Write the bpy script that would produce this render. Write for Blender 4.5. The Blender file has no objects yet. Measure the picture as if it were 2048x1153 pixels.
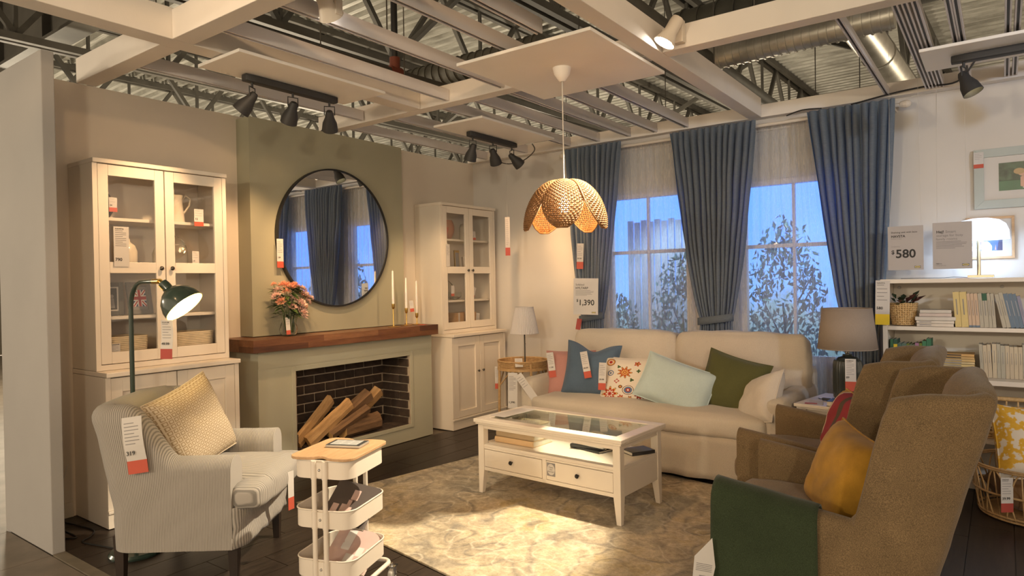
import bpy, bmesh, math, random
from mathutils import Vector, Matrix, Euler, noise
random.seed(11)
sc = bpy.context.scene
COL = sc.collection
PI = math.pi
V = Vector
# ------------------------------------------------------------------ camera
cam_d = bpy.data.cameras.new('camera'); cam = bpy.data.objects.new('camera', cam_d); COL.objects.link(cam)
cam_d.sensor_width = 36; cam_d.lens = 36 * 1334.8 / 2048; cam_d.clip_start = .05; cam_d.clip_end = 100
def _cam():
    yaw, pitch, roll = 2.2050, -0.0074, -0.0189
    f = V((math.cos(pitch) * math.cos(yaw), math.cos(pitch) * math.sin(yaw), math.sin(pitch)))
    r = f.cross(V((0, 0, 1))).normalized(); u = r.cross(f)
    c, s = math.cos(roll), math.sin(roll)
    r2 = c * r + s * u; u2 = -s * r + c * u
    m = Matrix((r2, u2, -f)).transposed().to_4x4(); m.translation = V((4.5242, -5.4897, 1.354))
    cam.matrix_world = m
_cam()
sc.camera = cam
# ------------------------------------------------------------------ world, exposure
w = bpy.data.worlds.new('store ambient'); sc.world = w; w.use_nodes = True
bg = w.node_tree.nodes['Background']; bg.inputs[0].default_value = (1, .77, .54, 1); bg.inputs[1].default_value = .95
sc.view_settings.view_transform = 'Standard'; sc.view_settings.look = 'None'
sc.view_settings.exposure = .42; sc.view_settings.gamma = 1; sc.view_settings.use_curve_mapping = False
WARM = (1, .62, .31)
def light(kind, name, loc, power, color=WARM, size=.05, target=None, angle=60, blend=.6, parent=None):
    d = bpy.data.lights.new(name, kind); d.energy = power; d.color = color
    if kind in ('POINT', 'SPOT'): d.shadow_soft_size = size
    if kind == 'SPOT': d.spot_size = math.radians(angle); d.spot_blend = blend
    if kind == 'AREA': d.size = size
    o = bpy.data.objects.new(name, d); COL.objects.link(o); o.location = loc
    if target is not None: o.rotation_euler = (V(target) - V(loc)).to_track_quat('-Z', 'Y').to_euler()
    if parent: o.parent = parent
    return o
# unseen spots behind and beside the camera, the warm ones added to brighten the room
COOL = (.68, .80, 1)
UNSEEN_SPOTS = [((5.6, -6.3, 3.3), (.7, -2.0, 1.2), 150, 60, WARM), ((1.6, -6.2, 3.3), (1.2, -2.6, .9), 15, 70, WARM),
         ((6.9, -3.6, 2.35), (4.5, -.2, 1.7), 150, 62, COOL), ((3.4, -6.6, 3.3), (1.3, -.8, 1.2), 110, 50, WARM)]
for i, (a, b, e, ang, col_) in enumerate(UNSEEN_SPOTS):
    light('SPOT', 'unseen_spot', a, e, col_, .09, b, ang, .9)
# added point lights, out of view beyond walls and camera, brightening the deck
for x, y, e in ((6.5, -8, 200), (-4.2, -6.5, 200), (-1.6, -1.8, 110), (-3.6, .6, 170), (-6.2, -2.2, 220), (-6.5, 2.5, 220), (-1.4, 3.2, 140), (2.0, 3.4, 140), (5.2, 3.0, 120), (2.4, -8.5, 200)):
    light('POINT', 'deck_fill_light', (x, y, 2.15), e, (1, .85, .62), .15)
# ------------------------------------------------------------------ mesh helpers
class MB:
    def __init__(s): s.v = []; s.f = []; s.m = []; s.uv = []
    def add(s, vs, fs, mi=0, uv=None):
        o = len(s.v); s.v.extend(tuple(v) for v in vs)
        for k, f in enumerate(fs):
            s.f.append(tuple(i + o for i in f)); s.m.append(mi)
            s.uv.append([uv[i] for i in f] if uv else None)
        return s
    def box(s, x0, x1, y0, y1, z0, z1, M=None, mi=0):
        vs = [V((x, y, z)) for z in (z0, z1) for y in (y0, y1) for x in (x0, x1)]
        if M is not None: vs = [M @ v for v in vs]
        return s.add(vs, [(0, 2, 3, 1), (4, 5, 7, 6), (0, 1, 5, 4), (2, 6, 7, 3), (0, 4, 6, 2), (1, 3, 7, 5)], mi)
    def cbox(s, c, d, M=None, mi=0):
        return s.box(c[0]-d[0]/2, c[0]+d[0]/2, c[1]-d[1]/2, c[1]+d[1]/2, c[2]-d[2]/2, c[2]+d[2]/2, M, mi)
    def bar(s, p, q, w_, h_, up=(0, 0, 1), mi=0):
        p, q = V(p), V(q); d = (q - p); L = d.length; d.normalize(); up = V(up)
        if abs(d.dot(up)) > .98: up = V((1, 0, 0))
        sx = d.cross(up).normalized(); sz = sx.cross(d)
        vs = [p + a * d * L + b * sx * w_ / 2 + c * sz * h_ / 2 for c in (-1, 1) for b in (-1, 1) for a in (0, 1)]
        return s.add(vs, [(0, 2, 3, 1), (4, 5, 7, 6), (0, 1, 5, 4), (2, 6, 7, 3), (0, 4, 6, 2), (1, 3, 7, 5)], mi)
    def tube(s, path, r, n=8, closed=False, mi=0):
        P = [V(p) for p in path]; N = len(P); rings = []; nrm = None
        for i in range(N):
            if closed: t = P[(i + 1) % N] - P[i - 1]
            else: t = P[min(i + 1, N - 1)] - P[max(i - 1, 0)]
            t.normalize()
            if nrm is None:
                a = V((0, 0, 1)) if abs(t.z) < .9 else V((1, 0, 0)); nrm = t.cross(a).normalized()
            else:
                nrm = nrm - t * nrm.dot(t)
                nrm = nrm.normalized() if nrm.length > 1e-6 else t.orthogonal().normalized()
            b = t.cross(nrm); rr = r[i] if isinstance(r, (list, tuple)) else r
            rings.append([P[i] + nrm * rr * math.cos(2*PI*k/n) + b * rr * math.sin(2*PI*k/n) for k in range(n)])
        vs = [v for rg in rings for v in rg]; fs = []
        for i in range(N if closed else N - 1):
            j = (i + 1) % N
            for k in range(n): fs.append((i*n+k, i*n+(k+1) % n, j*n+(k+1) % n, j*n+k))
        if not closed: fs += [tuple(range(n))[::-1], tuple((N-1)*n+k for k in range(n))]
        return s.add(vs, fs, mi)
    def lathe(s, prof, n=24, c=(0, 0, 0), mi=0, M=None, a0=0, a1=2*PI):
        full = abs(a1 - a0 - 2*PI) < 1e-6; m = n if full else n + 1
        vs = []; fs = []
        for r, z in prof:
            for k in range(m):
                a = a0 + (a1 - a0) * k / n; vs.append(V((r*math.cos(a), r*math.sin(a), z)))
        vs = [(M @ v if M is not None else v) + V(c) for v in vs]
        for i in range(len(prof) - 1):
            for k in range(n):
                k2 = (k + 1) % m
                fs.append((i*m+k, i*m+k2, (i+1)*m+k2, (i+1)*m+k))
        return s.add(vs, fs, mi)
    def grid(s, fn, nu, nv, cu=False, cv=False, mi=0, flip=False):
        mu = nu if cu else nu + 1; mv = nv if cv else nv + 1
        vs = [fn(i / nu, j / nv) for j in range(mv) for i in range(mu)]
        uv = [(i / nu, j / nv) for j in range(mv) for i in range(mu)]; fs = []
        for j in range(nv):
            for i in range(nu):
                i2 = (i + 1) % mu; j2 = (j + 1) % mv
                f = (j*mu+i, j*mu+i2, j2*mu+i2, j2*mu+i); fs.append(f[::-1] if flip else f)
        return s.add(vs, fs, mi, uv)
    def prism(s, poly, t, M=None, mi=0):
        n = len(poly); vs = [V((p[0], p[1], 0)) for p in poly] + [V((p[0], p[1], t)) for p in poly]
        if M is not None: vs = [M @ v for v in vs]
        fs = [tuple(range(n))[::-1], tuple(range(n, 2*n))] + [(i, (i+1) % n, n+(i+1) % n, n+i) for i in range(n)]
        return s.add(vs, fs, mi)
    def flat(s, poly, M=None, mi=0):
        vs = [V((p[0], p[1], p[2] if len(p) > 2 else 0)) for p in poly]
        if M is not None: vs = [M @ v for v in vs]
        return s.add(vs, [tuple(range(len(poly)))], mi)
    def build(s, name, mat, parent=None, loc=(0, 0, 0), rot=(0, 0, 0), smooth=None, bevel=0, sub=0, solid=0, seg=2):
        me = bpy.data.meshes.new(name); me.from_pydata(s.v, [], s.f)
        mats = mat if isinstance(mat, (list, tuple)) else [mat]
        for m in mats: me.materials.append(m)
        if any(s.m): me.polygons.foreach_set('material_index', s.m)
        if any(u for u in s.uv):
            ul = me.uv_layers.new(name='UVMap'); k = 0
            for pu, pl in zip(s.uv, me.polygons):
                for q in range(pl.loop_total): ul.data[k].uv = pu[q] if pu else (0, 0); k += 1
        if smooth is not None:
            me.polygons.foreach_set('use_smooth', [True] * len(me.polygons))
            if smooth < 180: me.set_sharp_from_angle(angle=math.radians(smooth))
        me.update()
        o = bpy.data.objects.new(name, me); COL.objects.link(o); o.location = loc; o.rotation_euler = rot
        if parent: o.parent = parent
        if solid: md = o.modifiers.new('thick', 'SOLIDIFY'); md.thickness = solid; md.offset = 0
        if bevel: md = o.modifiers.new('bevel', 'BEVEL'); md.width = bevel; md.segments = seg; md.limit_method = 'ANGLE'; md.angle_limit = .7
        if sub: md = o.modifiers.new('sub', 'SUBSURF'); md.levels = sub; md.render_levels = sub
        return o
def tag(o, label, cat, group=None, kind=None):
    o['label'] = label; o['category'] = cat
    if group: o['group'] = group
    if kind: o['kind'] = kind
    return o
def thing(name, label, cat, loc=(0, 0, 0), rz=0, group=None, rot=None):
    o = bpy.data.objects.new(name, None); COL.objects.link(o); o.location = loc
    o.rotation_euler = rot if rot is not None else (0, 0, rz); o.empty_display_size = .1
    return tag(o, label, cat, group)
def struct(o): o['kind'] = 'structure'; return o
def children(o): return [c for c in bpy.data.objects if c.parent == o]
def dup(root, loc=None, rot=None, label=None, group=None):
    def cp(o, par):
        c = o.copy(); COL.objects.link(c); c.parent = par
        for ch in o.children: cp(ch, c)
        return c
    r = cp(root, root.parent)
    if loc is not None: r.location = loc
    if rot is not None: r.rotation_euler = rot
    if label: r['label'] = label
    if group: r['group'] = group
    return r
def sstep(a, b, x):
    t = max(0, min(1, (x - a) / (b - a))); return t * t * (3 - 2 * t)
def lerp(a, b, t): return a + (b - a) * t
_TC = {}
def text(body, size, mat, parent, loc, rot=(PI/2, 0, 0), bold=0, align='LEFT', name='lettering', sx=1):
    key = (body, size, bold, align)
    if key not in _TC:
        cu = bpy.data.curves.new('t', 'FONT'); cu.body = body; cu.size = size; cu.align_x = align; cu.offset = bold * size
        cu.resolution_u = 3; cu.space_line = .95
        ob = bpy.data.objects.new('t', cu); COL.objects.link(ob)
        dg = bpy.context.evaluated_depsgraph_get()
        me = bpy.data.meshes.new_from_object(ob.evaluated_get(dg)); me.name = 'lettering'
        bpy.data.objects.remove(ob); bpy.data.curves.remove(cu); _TC[key] = me
    me = _TC[key]
    if len(me.materials) and me.materials[0] != mat: me = me.copy()
    me.materials.clear(); me.materials.append(mat)
    o = bpy.data.objects.new(name, me); COL.objects.link(o); o.parent = parent; o.location = loc; o.rotation_euler = rot
    o.scale = (sx, 1, 1)
    return o
def rbox(x0, x1, y0, y1, z0, z1, name, mat, parent, r=.03, sub=0, puff=0, wr=0, seg=3, rot=(0, 0, 0), loc=(0, 0, 0), seed=0, n=10):
    """soft box: dense grid box, rounded by superellipse blending, puffed and wrinkled"""
    bm = bmesh.new(); bmesh.ops.create_cube(bm, size=2)
    bmesh.ops.subdivide_edges(bm, edges=bm.edges[:], cuts=n, use_grid_fill=True)
    hx, hy, hz = (x1-x0)/2, (y1-y0)/2, (z1-z0)/2; c = V(((x0+x1)/2, (y0+y1)/2, (z0+z1)/2))
    for v in bm.verts:
        p = v.co.copy()
        q = V((p.x*hx, p.y*hy, p.z*hz)); inn = V((max(-hx+r, min(hx-r, q.x)), max(-hy+r, min(hy-r, q.y)), max(-hz+r, min(hz-r, q.z))))
        d = q - inn
        if d.length > 1e-9: q = inn + d.normalized() * r if d.length > r*.999 or True else q
        if puff:
            ax = max(range(3), key=lambda k: abs(p[k]))
            o2 = [k for k in range(3) if k != ax]; wgt = (1-p[o2[0]]**2) * (1-p[o2[1]]**2)
            q[ax] += math.copysign(puff, p[ax]) * wgt
        if wr:
            nn = noise.noise(V((q.x*6+seed, q.y*6, q.z*6))) + .5*noise.noise(V((q.x*17, q.y*17+seed, q.z*17)))
            q += p.normalized() * nn * wr
        v.co = q + c
    me = bpy.data.meshes.new(name); bm.to_mesh(me); bm.free(); me.materials.append(mat)
    me.polygons.foreach_set('use_smooth', [True]*len(me.polygons))
    o = bpy.data.objects.new(name, me); COL.objects.link(o); o.parent = parent; o.rotation_euler = rot; o.location = loc
    return o
# ------------------------------------------------------------------ materials
class N:
    """tiny node helper"""
    def __init__(s, name):
        s.mat = bpy.data.materials.new(name); s.mat.use_nodes = True; s.t = s.mat.node_tree
        s.b = s.t.nodes['Principled BSDF']; s.out = s.t.nodes['Material Output']
    def n(s, typ, **kw):
        nd = s.t.nodes.new(typ)
        for k, v in kw.items(): setattr(nd, k, v)
        return nd
    def link(s, a, b): s.t.links.new(a, b)
    def coord(s, which='Object', scale=(1, 1, 1), rot=(0, 0, 0)):
        tc = s.n('ShaderNodeTexCoord'); mp = s.n('ShaderNodeMapping'); mp.inputs['Scale'].default_value = scale; mp.inputs['Rotation'].default_value = rot
        s.link(tc.outputs[which], mp.inputs['Vector']); return mp.outputs[0]
    def noise(s, vec, scale, detail=3, rough=.55):
        t = s.n('ShaderNodeTexNoise'); t.inputs['Scale'].default_value = scale; t.inputs['Detail'].default_value = detail; t.inputs['Roughness'].default_value = rough
        s.link(vec, t.inputs['Vector']); return t.outputs['Fac']
    def ramp(s, fac, stops):
        r = s.n('ShaderNodeValToRGB'); e = r.color_ramp.elements
        while len(e) < len(stops): e.new(.5)
        for el, (p, c) in zip(e, stops): el.position = p; el.color = (*c, 1) if len(c) == 3 else c
        s.link(fac, r.inputs[0]); return r.outputs[0]
    def mix(s, fac, a, b, mode='MIX'):
        m = s.n('ShaderNodeMix'); m.data_type = 'RGBA'; m.blend_type = mode
        for sock, val in ((m.inputs[0], fac), (m.inputs[6], a), (m.inputs[7], b)):
            if hasattr(val, 'is_output') or isinstance(val, bpy.types.NodeSocket): s.link(val, sock)
            else: sock.default_value = val if not isinstance(val, tuple) else (*val, 1)[:4]
        return m.outputs[2]
    def math(s, op, a, b=0.0, c=None):
        m = s.n('ShaderNodeMath'); m.operation = op
        for sock, val in zip(m.inputs, (a, b, c)):
            if val is None: continue
            if isinstance(val, bpy.types.NodeSocket): s.link(val, sock)
            else: sock.default_value = val
        return m.outputs[0]
    def bump(s, h, strength=.3, dist=.01):
        b = s.n('ShaderNodeBump'); b.inputs['Strength'].default_value = strength; b.inputs['Distance'].default_value = dist
        s.link(h, b.inputs['Height']); s.link(b.outputs[0], s.b.inputs['Normal'])
    def set(s, **kw):
        for k, v in kw.items():
            k = {'col': 'Base Color', 'rough': 'Roughness', 'metal': 'Metallic', 'trans': 'Transmission Weight', 'ior': 'IOR', 'alpha': 'Alpha',
                 'emit': 'Emission Color', 'es': 'Emission Strength', 'sheen': 'Sheen Weight', 'coat': 'Coat Weight', 'spec': 'Specular IOR Level', 'ss': 'Subsurface Weight'}[k]
            if isinstance(v, bpy.types.NodeSocket): s.link(v, s.b.inputs[k])
            else: s.b.inputs[k].default_value = (*v, 1) if isinstance(v, tuple) and len(v) == 3 else v
        return s
def scl(c, k): return tuple(x * k for x in c)
def plain(name, col, rough=.5, metal=0, var=.06, vs=6, bump=0, bs=80, which='Object', **kw):
    m = N(name); vec = m.coord(which)
    f = m.noise(vec, vs); m.set(col=m.ramp(f, [(.3, scl(col, 1-var)), (.7, scl(col, 1+var))]), rough=rough, metal=metal, **kw)
    if bump: m.bump(m.noise(vec, bs, 2), bump, .004)
    return m.mat
def fabric(name, col, var=.08, weave=900, sheen=.15, bump=.25, big=5, mottled=0):
    m = N(name); vec = m.coord()
    f = m.noise(vec, big, 4); fine = m.noise(vec, weave, 1)
    base = m.ramp(f, [(.3, scl(col, 1-var)), (.7, scl(col, 1+var))])
    c = m.mix(.35 if mottled == 0 else mottled, base, m.mix(1.0, base, m.ramp(fine, [(.35, (.45,)*3), (.65, (1.3,)*3)]), 'MULTIPLY'))
    m.set(col=c, rough=.92, sheen=sheen, spec=.15); m.bump(m.noise(vec, weave*.6, 2), bump, .003)
    return m.mat
def wood(name, a, b, scale=(1, 12, 12), rough=.45, ns=3, bump=.08):
    m = N(name); vec = m.coord('Object', scale)
    f = m.noise(vec, ns, 6, .65); g = m.noise(vec, ns*7, 3)
    c = m.ramp(f, [(.3, a), (.5, scl([(x+y)/2 for x, y in zip(a, b)], 1)), (.7, b)])
    m.set(col=m.mix(.25, c, m.mix(1.0, c, m.ramp(g, [(.3, (.5,)*3), (.7, (1.2,)*3)]), 'MULTIPLY')), rough=rough); m.bump(g, bump, .003)
    return m.mat
def emit(name, col, strength):
    m = N(name); m.set(col=(.8, .8, .8), emit=col, es=strength); return m.mat
def glassy(name, col=(1, 1, 1), rough=.0, alpha=.16):
    """thin clear pane: mostly see-through with a mirror sheen"""
    m = N(name); t = m.n('ShaderNodeBsdfTransparent'); t.inputs[0].default_value = (*col, 1)
    g = m.n('ShaderNodeBsdfGlossy'); g.inputs['Roughness'].default_value = rough
    fr = m.n('ShaderNodeLayerWeight'); fr.inputs[0].default_value = .5
    fac = m.math('MULTIPLY_ADD', m.math('POWER', fr.outputs['Facing'], 4.0), .8, .02 + alpha*.1)
    mx = m.n('ShaderNodeMixShader'); m.link(fac, mx.inputs[0]); m.link(t.outputs[0], mx.inputs[1]); m.link(g.outputs[0], mx.inputs[2]); m.link(mx.outputs[0], m.out.inputs[0])
    return m.mat
M = {}
M['wall'] = plain('wall paint', (.66, .585, .49), .85, var=.03, vs=2, bump=.12, bs=220)
M['wall_window'] = plain('window wall cool light tint', (.60, .56, .51), .85, var=.03, vs=2, bump=.1, bs=220)  # cooler than the left wall: the cooler light here is put into the colour
M['partition'] = plain('partition paint', (.34, .325, .31), .8, var=.04, vs=2, bump=.1, bs=220)
M['sage'] = plain('sage paint', (.335, .315, .225), .8, var=.04, vs=2, bump=.15, bs=260)
M['sage_surround'] = plain('sage surround paint', (.39, .375, .285), .7, var=.04, vs=2, bump=.12, bs=260)
M['white'] = plain('white lacquer', (.70, .63, .54), .38, var=.025, vs=3)
M['white_in'] = plain('white lacquer inside', (.66, .60, .51), .5, var=.03, vs=3)
M['ceil_white'] = plain('white panel', (.90, .86, .80), .6, var=.03, vs=2)
M['beam'] = plain('beam board', (.76, .71, .65), .7, var=.04, vs=3, bump=.08, bs=200)
M['alu'] = plain('pale rail', (.72, .69, .69), .45, .1, var=.04, vs=4)
M['steel_dark'] = plain('dark primed steel', (.072, .066, .055), .6, .2, var=.2, vs=4)
M['black'] = plain('black metal', (.022, .021, .02), .45, .3, var=.1)
M['blackpaint'] = plain('black steel head', (.035, .034, .034), .55, .1, var=.15)
M['pipe_red'] = plain('rust coupling', (.16, .04, .02), .6, .2)
M['chrome'] = plain('chrome', (.7, .7, .7), .15, 1)
M['brass'] = plain('brass', (.62, .42, .13), .28, 1, var=.05)
M['brass_pale'] = plain('pale brass', (.62, .52, .33), .3, .9, var=.05)
M['knob'] = plain('dark pewter', (.10, .09, .08), .3, .9)
M['glass'] = glassy('clear glass')
M['glass_table'] = glassy('table glass', (.93, .97, .95), .01, .5)
M['mirror'] = plain('mirror silver', (.86, .87, .86), .012, 1, var=.0)
M['gdark'] = plain('smoked ribbed glass', (.035, .04, .035), .12, 0, var=.1, spec=.6)
def _glass():
    m = N('blown glass'); m.set(col=(.95, .97, .95), rough=.02, trans=1.0, ior=1.25); return m.mat
M['blown'] = _glass()
M['ink'] = plain('print black', (.025, .024, .023), .7)
M['ink_grey'] = plain('print grey', (.22, .21, .21), .7)
M['ink_white'] = plain('print white', (.8, .78, .74), .7)
M['paper'] = plain('white paper', (.54, .51, .48), .7, var=.03)
M['paper_grey'] = plain('grey sign board', (.42, .39, .38), .7, var=.03)
M['red'] = plain('orange red strip', (.46, .075, .04), .6)
M['redbrown'] = plain('brick red strip', (.36, .05, .035), .6)
M['yellow'] = plain('yellow strip', (.75, .52, .02), .6)
M['logo_y'] = plain('logo yellow', (.62, .5, .1), .6); M['logo_b'] = plain('logo blue', (.05, .08, .2), .6)
M['sofa'] = fabric('off white cover', (.52, .455, .37), .05, 700, big=4)
M['wing'] = fabric('taupe wool', (.178, .120, .062), .12, 420, bump=.35, big=7, mottled=.7)
M['pink'] = fabric('dusty pink cotton', (.44, .22, .19), .06)
M['bluec'] = fabric('slate blue linen', (.085, .125, .18), .1, mottled=.5)
M['mint'] = fabric('pale mint cotton', (.44, .53, .52), .05)
M['olive'] = fabric('olive linen', (.085, .085, .03), .1, mottled=.5)
M['creamc'] = fabric('cream linen', (.56, .50, .43), .06)
M['mustard'] = fabric('mustard velvet', (.34, .175, .02), .25, big=9)
M['throw'] = fabric('green throw', (.032, .045, .022), .15, 500, mottled=.6)
M['lamp_cloth'] = fabric('white pleated cloth', (.52, .50, .50), .03, 900, sheen=0, bump=.1)
M['taupe_shade'] = fabric('taupe shade cloth', (.30, .245, .20), .05, 900, sheen=0, bump=.15)
M['darkleg'] = plain('dark stained leg', (.022, .014, .01), .4, var=.2)
M['green_lac'] = plain('dark green lacquer', (.030, .048, .038), .22, .0, var=.1, coat=.4)
M['shade_in'] = plain('lamplit white enamel', (.80, .66, .28), .4)  # white enamel with the bulb's yellow light put into its colour
M['rattan'] = wood('rattan', (.40, .24, .10), (.58, .38, .18), (6, 6, 6), .55, 5)
M['wicker_dark'] = wood('brown wicker', (.125, .055, .016), (.25, .12, .04), (9, 9, 9), .55, 6)
M['wicker_gold'] = wood('water hyacinth', (.50, .31, .12), (.72, .50, .24), (8, 8, 8), .6, 6)
M['rope'] = plain('cream rope', (.58, .48, .33), .85, var=.12, vs=20)
M['rope_tan'] = plain('tan rope', (.36, .20, .09), .85, var=.12, vs=20)
M['pages'] = plain('book pages', (.62, .56, .46), .85, var=.05, vs=30)
M['ceramic'] = plain('cream ceramic', (.70, .62, .49), .25, var=.02, coat=.3)
M['terracotta'] = plain('terracotta glaze', (.40, .17, .10), .5, var=.08)
M['leaf'] = plain('green leaves', (.075, .13, .03), .5, var=.35, vs=25)
M['leafdark'] = plain('dark leaves', (.02, .035, .018), .4, var=.3, vs=25)
M['leafred'] = plain('dark red leaves', (.06, .018, .015), .45, var=.3, vs=25)
M['peach'] = plain('peach petals', (.78, .36, .22), .7, var=.15, vs=30)
M['blush'] = plain('blush petals', (.74, .48, .40), .7, var=.12, vs=30)
M['candle'] = plain('white wax', (.75, .72, .66), .5, ss=.2)
M['bulb'] = emit('warm bulb', (1, .85, .58), 9)
M['bulb_soft'] = emit('lit lamp inside', (1, .80, .42), 7)
M['led'] = emit('led lens', (1, .93, .82), 45)
M['dome_lit'] = emit('lit white dome', (.66, .80, 1), .85)
M['mortar'] = plain('grey mortar', (.40, .33, .25), .9, var=.15, vs=30, bump=.4, bs=90)
M['brick'] = plain('dark brick', (.034, .021, .015), .85, var=.35, vs=14, bump=.5, bs=60)
M['brick2'] = plain('dark brown brick', (.046, .029, .02), .85, var=.35, vs=14, bump=.5, bs=60)
M['bark'] = wood('bark', (.10, .055, .028), (.22, .125, .06), (14, 14, 2), .9, 3, .5)
M['splitwood'] = wood('split wood', (.36, .20, .08), (.58, .36, .16), (10, 10, 1.5), .85, 4, .4)
M['endgrain'] = wood('end grain', (.55, .30, .10), (.74, .45, .18), (9, 9, 9), .85, 5, .3)
M['walnut_a'] = wood('mantel wood brown', (.105, .038, .016), (.20, .085, .036), (8, 1.2, 8), .4, 3)
M['walnut_b'] = wood('mantel wood dark', (.055, .020, .010), (.12, .048, .022), (8, 1.2, 8), .4, 3)
M['walnut_c'] = wood('mantel wood light', (.17, .075, .032), (.28, .13, .06), (8, 1.2, 8), .4, 3)
M['oak_lid'] = wood('pale oak', (.42, .25, .12), (.55, .35, .19), (2, 14, 14), .5, 3)
M['plank'] = wood('dark floor plank', (.014, .009, .006), (.045, .030, .021), (16, 1.4, 8), .42, 2.5, .12)
M['concrete'] = plain('aisle floor', (.165, .135, .105), .55, var=.22, vs=5, bump=.1, bs=60)
M['strip'] = plain('floor edge strip', (.15, .125, .09), .5, var=.15, vs=10)
def _sky():
    m = N('backlit garden print'); tc = m.n('ShaderNodeTexCoord'); sp = m.n('ShaderNodeSeparateXYZ'); m.link(tc.outputs['Object'], sp.inputs[0])
    z = m.math('ADD', sp.outputs[2], m.math('MULTIPLY_ADD', m.noise(m.coord('Object', (2.2, 2.2, 2.2)), 2, 5, .7), 1.5, -.75))
    c = m.ramp(m.math('MULTIPLY', z, .5), [(.25, (.05, .10, .10)), (.50, (.10, .18, .24)), (.66, (.10, .27, .80)), (.8, (.10, .27, .98))])
    m.set(col=(.1, .1, .1), emit=c, es=1.9); return m.mat
M['sky_panel'] = _sky()
M['tree_leaf'] = plain('garden leaf', (.10, .20, .16), .6, var=.4, vs=8)
M['siding'] = plain('white siding', (.7, .75, .8), .7)
M['cable_w'] = plain('white cable', (.6, .57, .52), .5); M['cable_b'] = plain('black cable', (.015, .015, .015), .5)
M['jute'] = plain('green box', (.05, .13, .06), .6)
def _deck():
    m = N('galvanised deck'); vec = m.coord('Object', (.5, 6, 1))
    f = m.noise(vec, 3, 5, .7); m.set(col=m.ramp(f, [(.3, (.24, .23, .20)), (.5, (.40, .39, .35)), (.75, (.60, .58, .53))]), rough=.45, metal=.3); return m.mat
M['deck'] = _deck()
def _duct():
    m = N('spiral duct'); m.set(col=m.ramp(m.noise(m.coord(), 8, 3), [(.3, (.36, .34, .29)), (.7, (.5, .48, .42))]), rough=.4, metal=.6); return m.mat
M['duct'] = _duct()
M['duct_dark'] = plain('dark duct wrap', (.075, .07, .055), .6, .2, var=.2)
M['outer_wall'] = plain('far dark wall', (.09, .075, .055), .9, var=.1)
def _cord(name, uvfreq=None, axis=1, freq=260):
    m = N(name)
    if uvfreq:
        uv = m.n('ShaderNodeTexCoord'); sp = m.n('ShaderNodeSeparateXYZ'); m.link(uv.outputs['UV'], sp.inputs[0]); x = m.math('MULTIPLY', sp.outputs[0], uvfreq)
    else:
        tc = m.n('ShaderNodeTexCoord'); sp = m.n('ShaderNodeSeparateXYZ'); m.link(tc.outputs['Object'], sp.inputs[0]); x = m.math('MULTIPLY', sp.outputs[axis], freq)
    s_ = m.math('SINE', x); h = m.math('MULTIPLY_ADD', s_, .5, .5)
    c = m.ramp(h, [(.25, (.20, .185, .165)), (.6, (.365, .335, .30))]); m.set(col=c, rough=.9, sheen=.1, spec=.15); m.bump(h, .4, .003); return m.mat
M['corduroy_uv'] = _cord('striped cover', 1600)
M['corduroy_y'] = _cord('striped cushion cover', None, 1, 520)
def _honey():
    m = N('honeycomb weave'); vec = m.coord('UV', (17, 17, 17))
    v = m.n('ShaderNodeTexVoronoi'); v.feature = 'DISTANCE_TO_EDGE'; v.inputs['Scale'].default_value = 1; v.inputs['Randomness'].default_value = .12; m.link(vec, v.inputs['Vector'])
    d = v.outputs['Distance']; c = m.ramp(d, [(.0, (.46, .38, .28)), (.08, (.46, .38, .28)), (.13, (.26, .19, .11)), (.22, (.26, .19, .11)), (.28, (.46, .38, .28)), (1, (.49, .41, .30))])
    m.set(col=c, rough=.9, spec=.1); m.bump(d, .3, .004); return m.mat
M['honey'] = _honey()
def _rug():
    m = N('faded rug'); vec = m.coord('Object')
    warp = m.n('ShaderNodeTexNoise'); warp.inputs['Scale'].default_value = 3.5; warp.inputs['Detail'].default_value = 4; m.link(vec, warp.inputs['Vector'])
    vm = m.n('ShaderNodeVectorMath'); vm.operation = 'MULTIPLY_ADD'; m.link(warp.outputs['Color'], vm.inputs[0]); vm.inputs[1].default_value = (.22, .22, 0); m.link(vec, vm.inputs[2])
    a = m.noise(vm.outputs[0], 1.6, 5, .65)
    fine = m.noise(vec, 46, 4, .75); med = m.noise(vec, 13, 4, .7)
    def contour(sc_, w_, off):
        n1 = m.noise(m.coord('Object', (1, 1, 1), (0, 0, off)), sc_, 1.5, .5)
        return m.math('SUBTRACT', 1.0, m.math('MINIMUM', m.math('MULTIPLY', m.math('ABSOLUTE', m.math('SUBTRACT', m.math('FRACT', m.math('MULTIPLY', n1, 7.0)), .5)), w_), 1.0))
    base = m.ramp(a, [(.28, (.23, .20, .155)), (.42, (.36, .30, .215)), (.52, (.50, .415, .29)), (.62, (.46, .36, .20)), (.74, (.27, .255, .225))])
    worn = m.ramp(m.noise(vec, 2.3, 4), [(.32, (0,)*3), (.5, (1,)*3)])
    l1 = m.mix(m.math('MULTIPLY', contour(2.2, 7.0, .3), .62), base, (.16, .15, .135))
    l2 = m.mix(m.math('MULTIPLY', contour(3.8, 7.0, 1.1), .55), l1, (.66, .57, .44))
    c = m.mix(worn, base, l2)
    c = m.mix(.8, c, m.mix(1.0, c, m.ramp(med, [(.32, (.80,)*3), (.62, (1.12,)*3)]), 'MULTIPLY'))
    c = m.mix(.7, c, m.mix(1.0, c, m.ramp(fine, [(.3, (.58,)*3), (.65, (1.22,)*3)]), 'MULTIPLY'))
    m.set(col=c, rough=.97, spec=.05, sheen=.1); m.bump(fine, .5, .006); return m.mat
M['rug'] = _rug()
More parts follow.
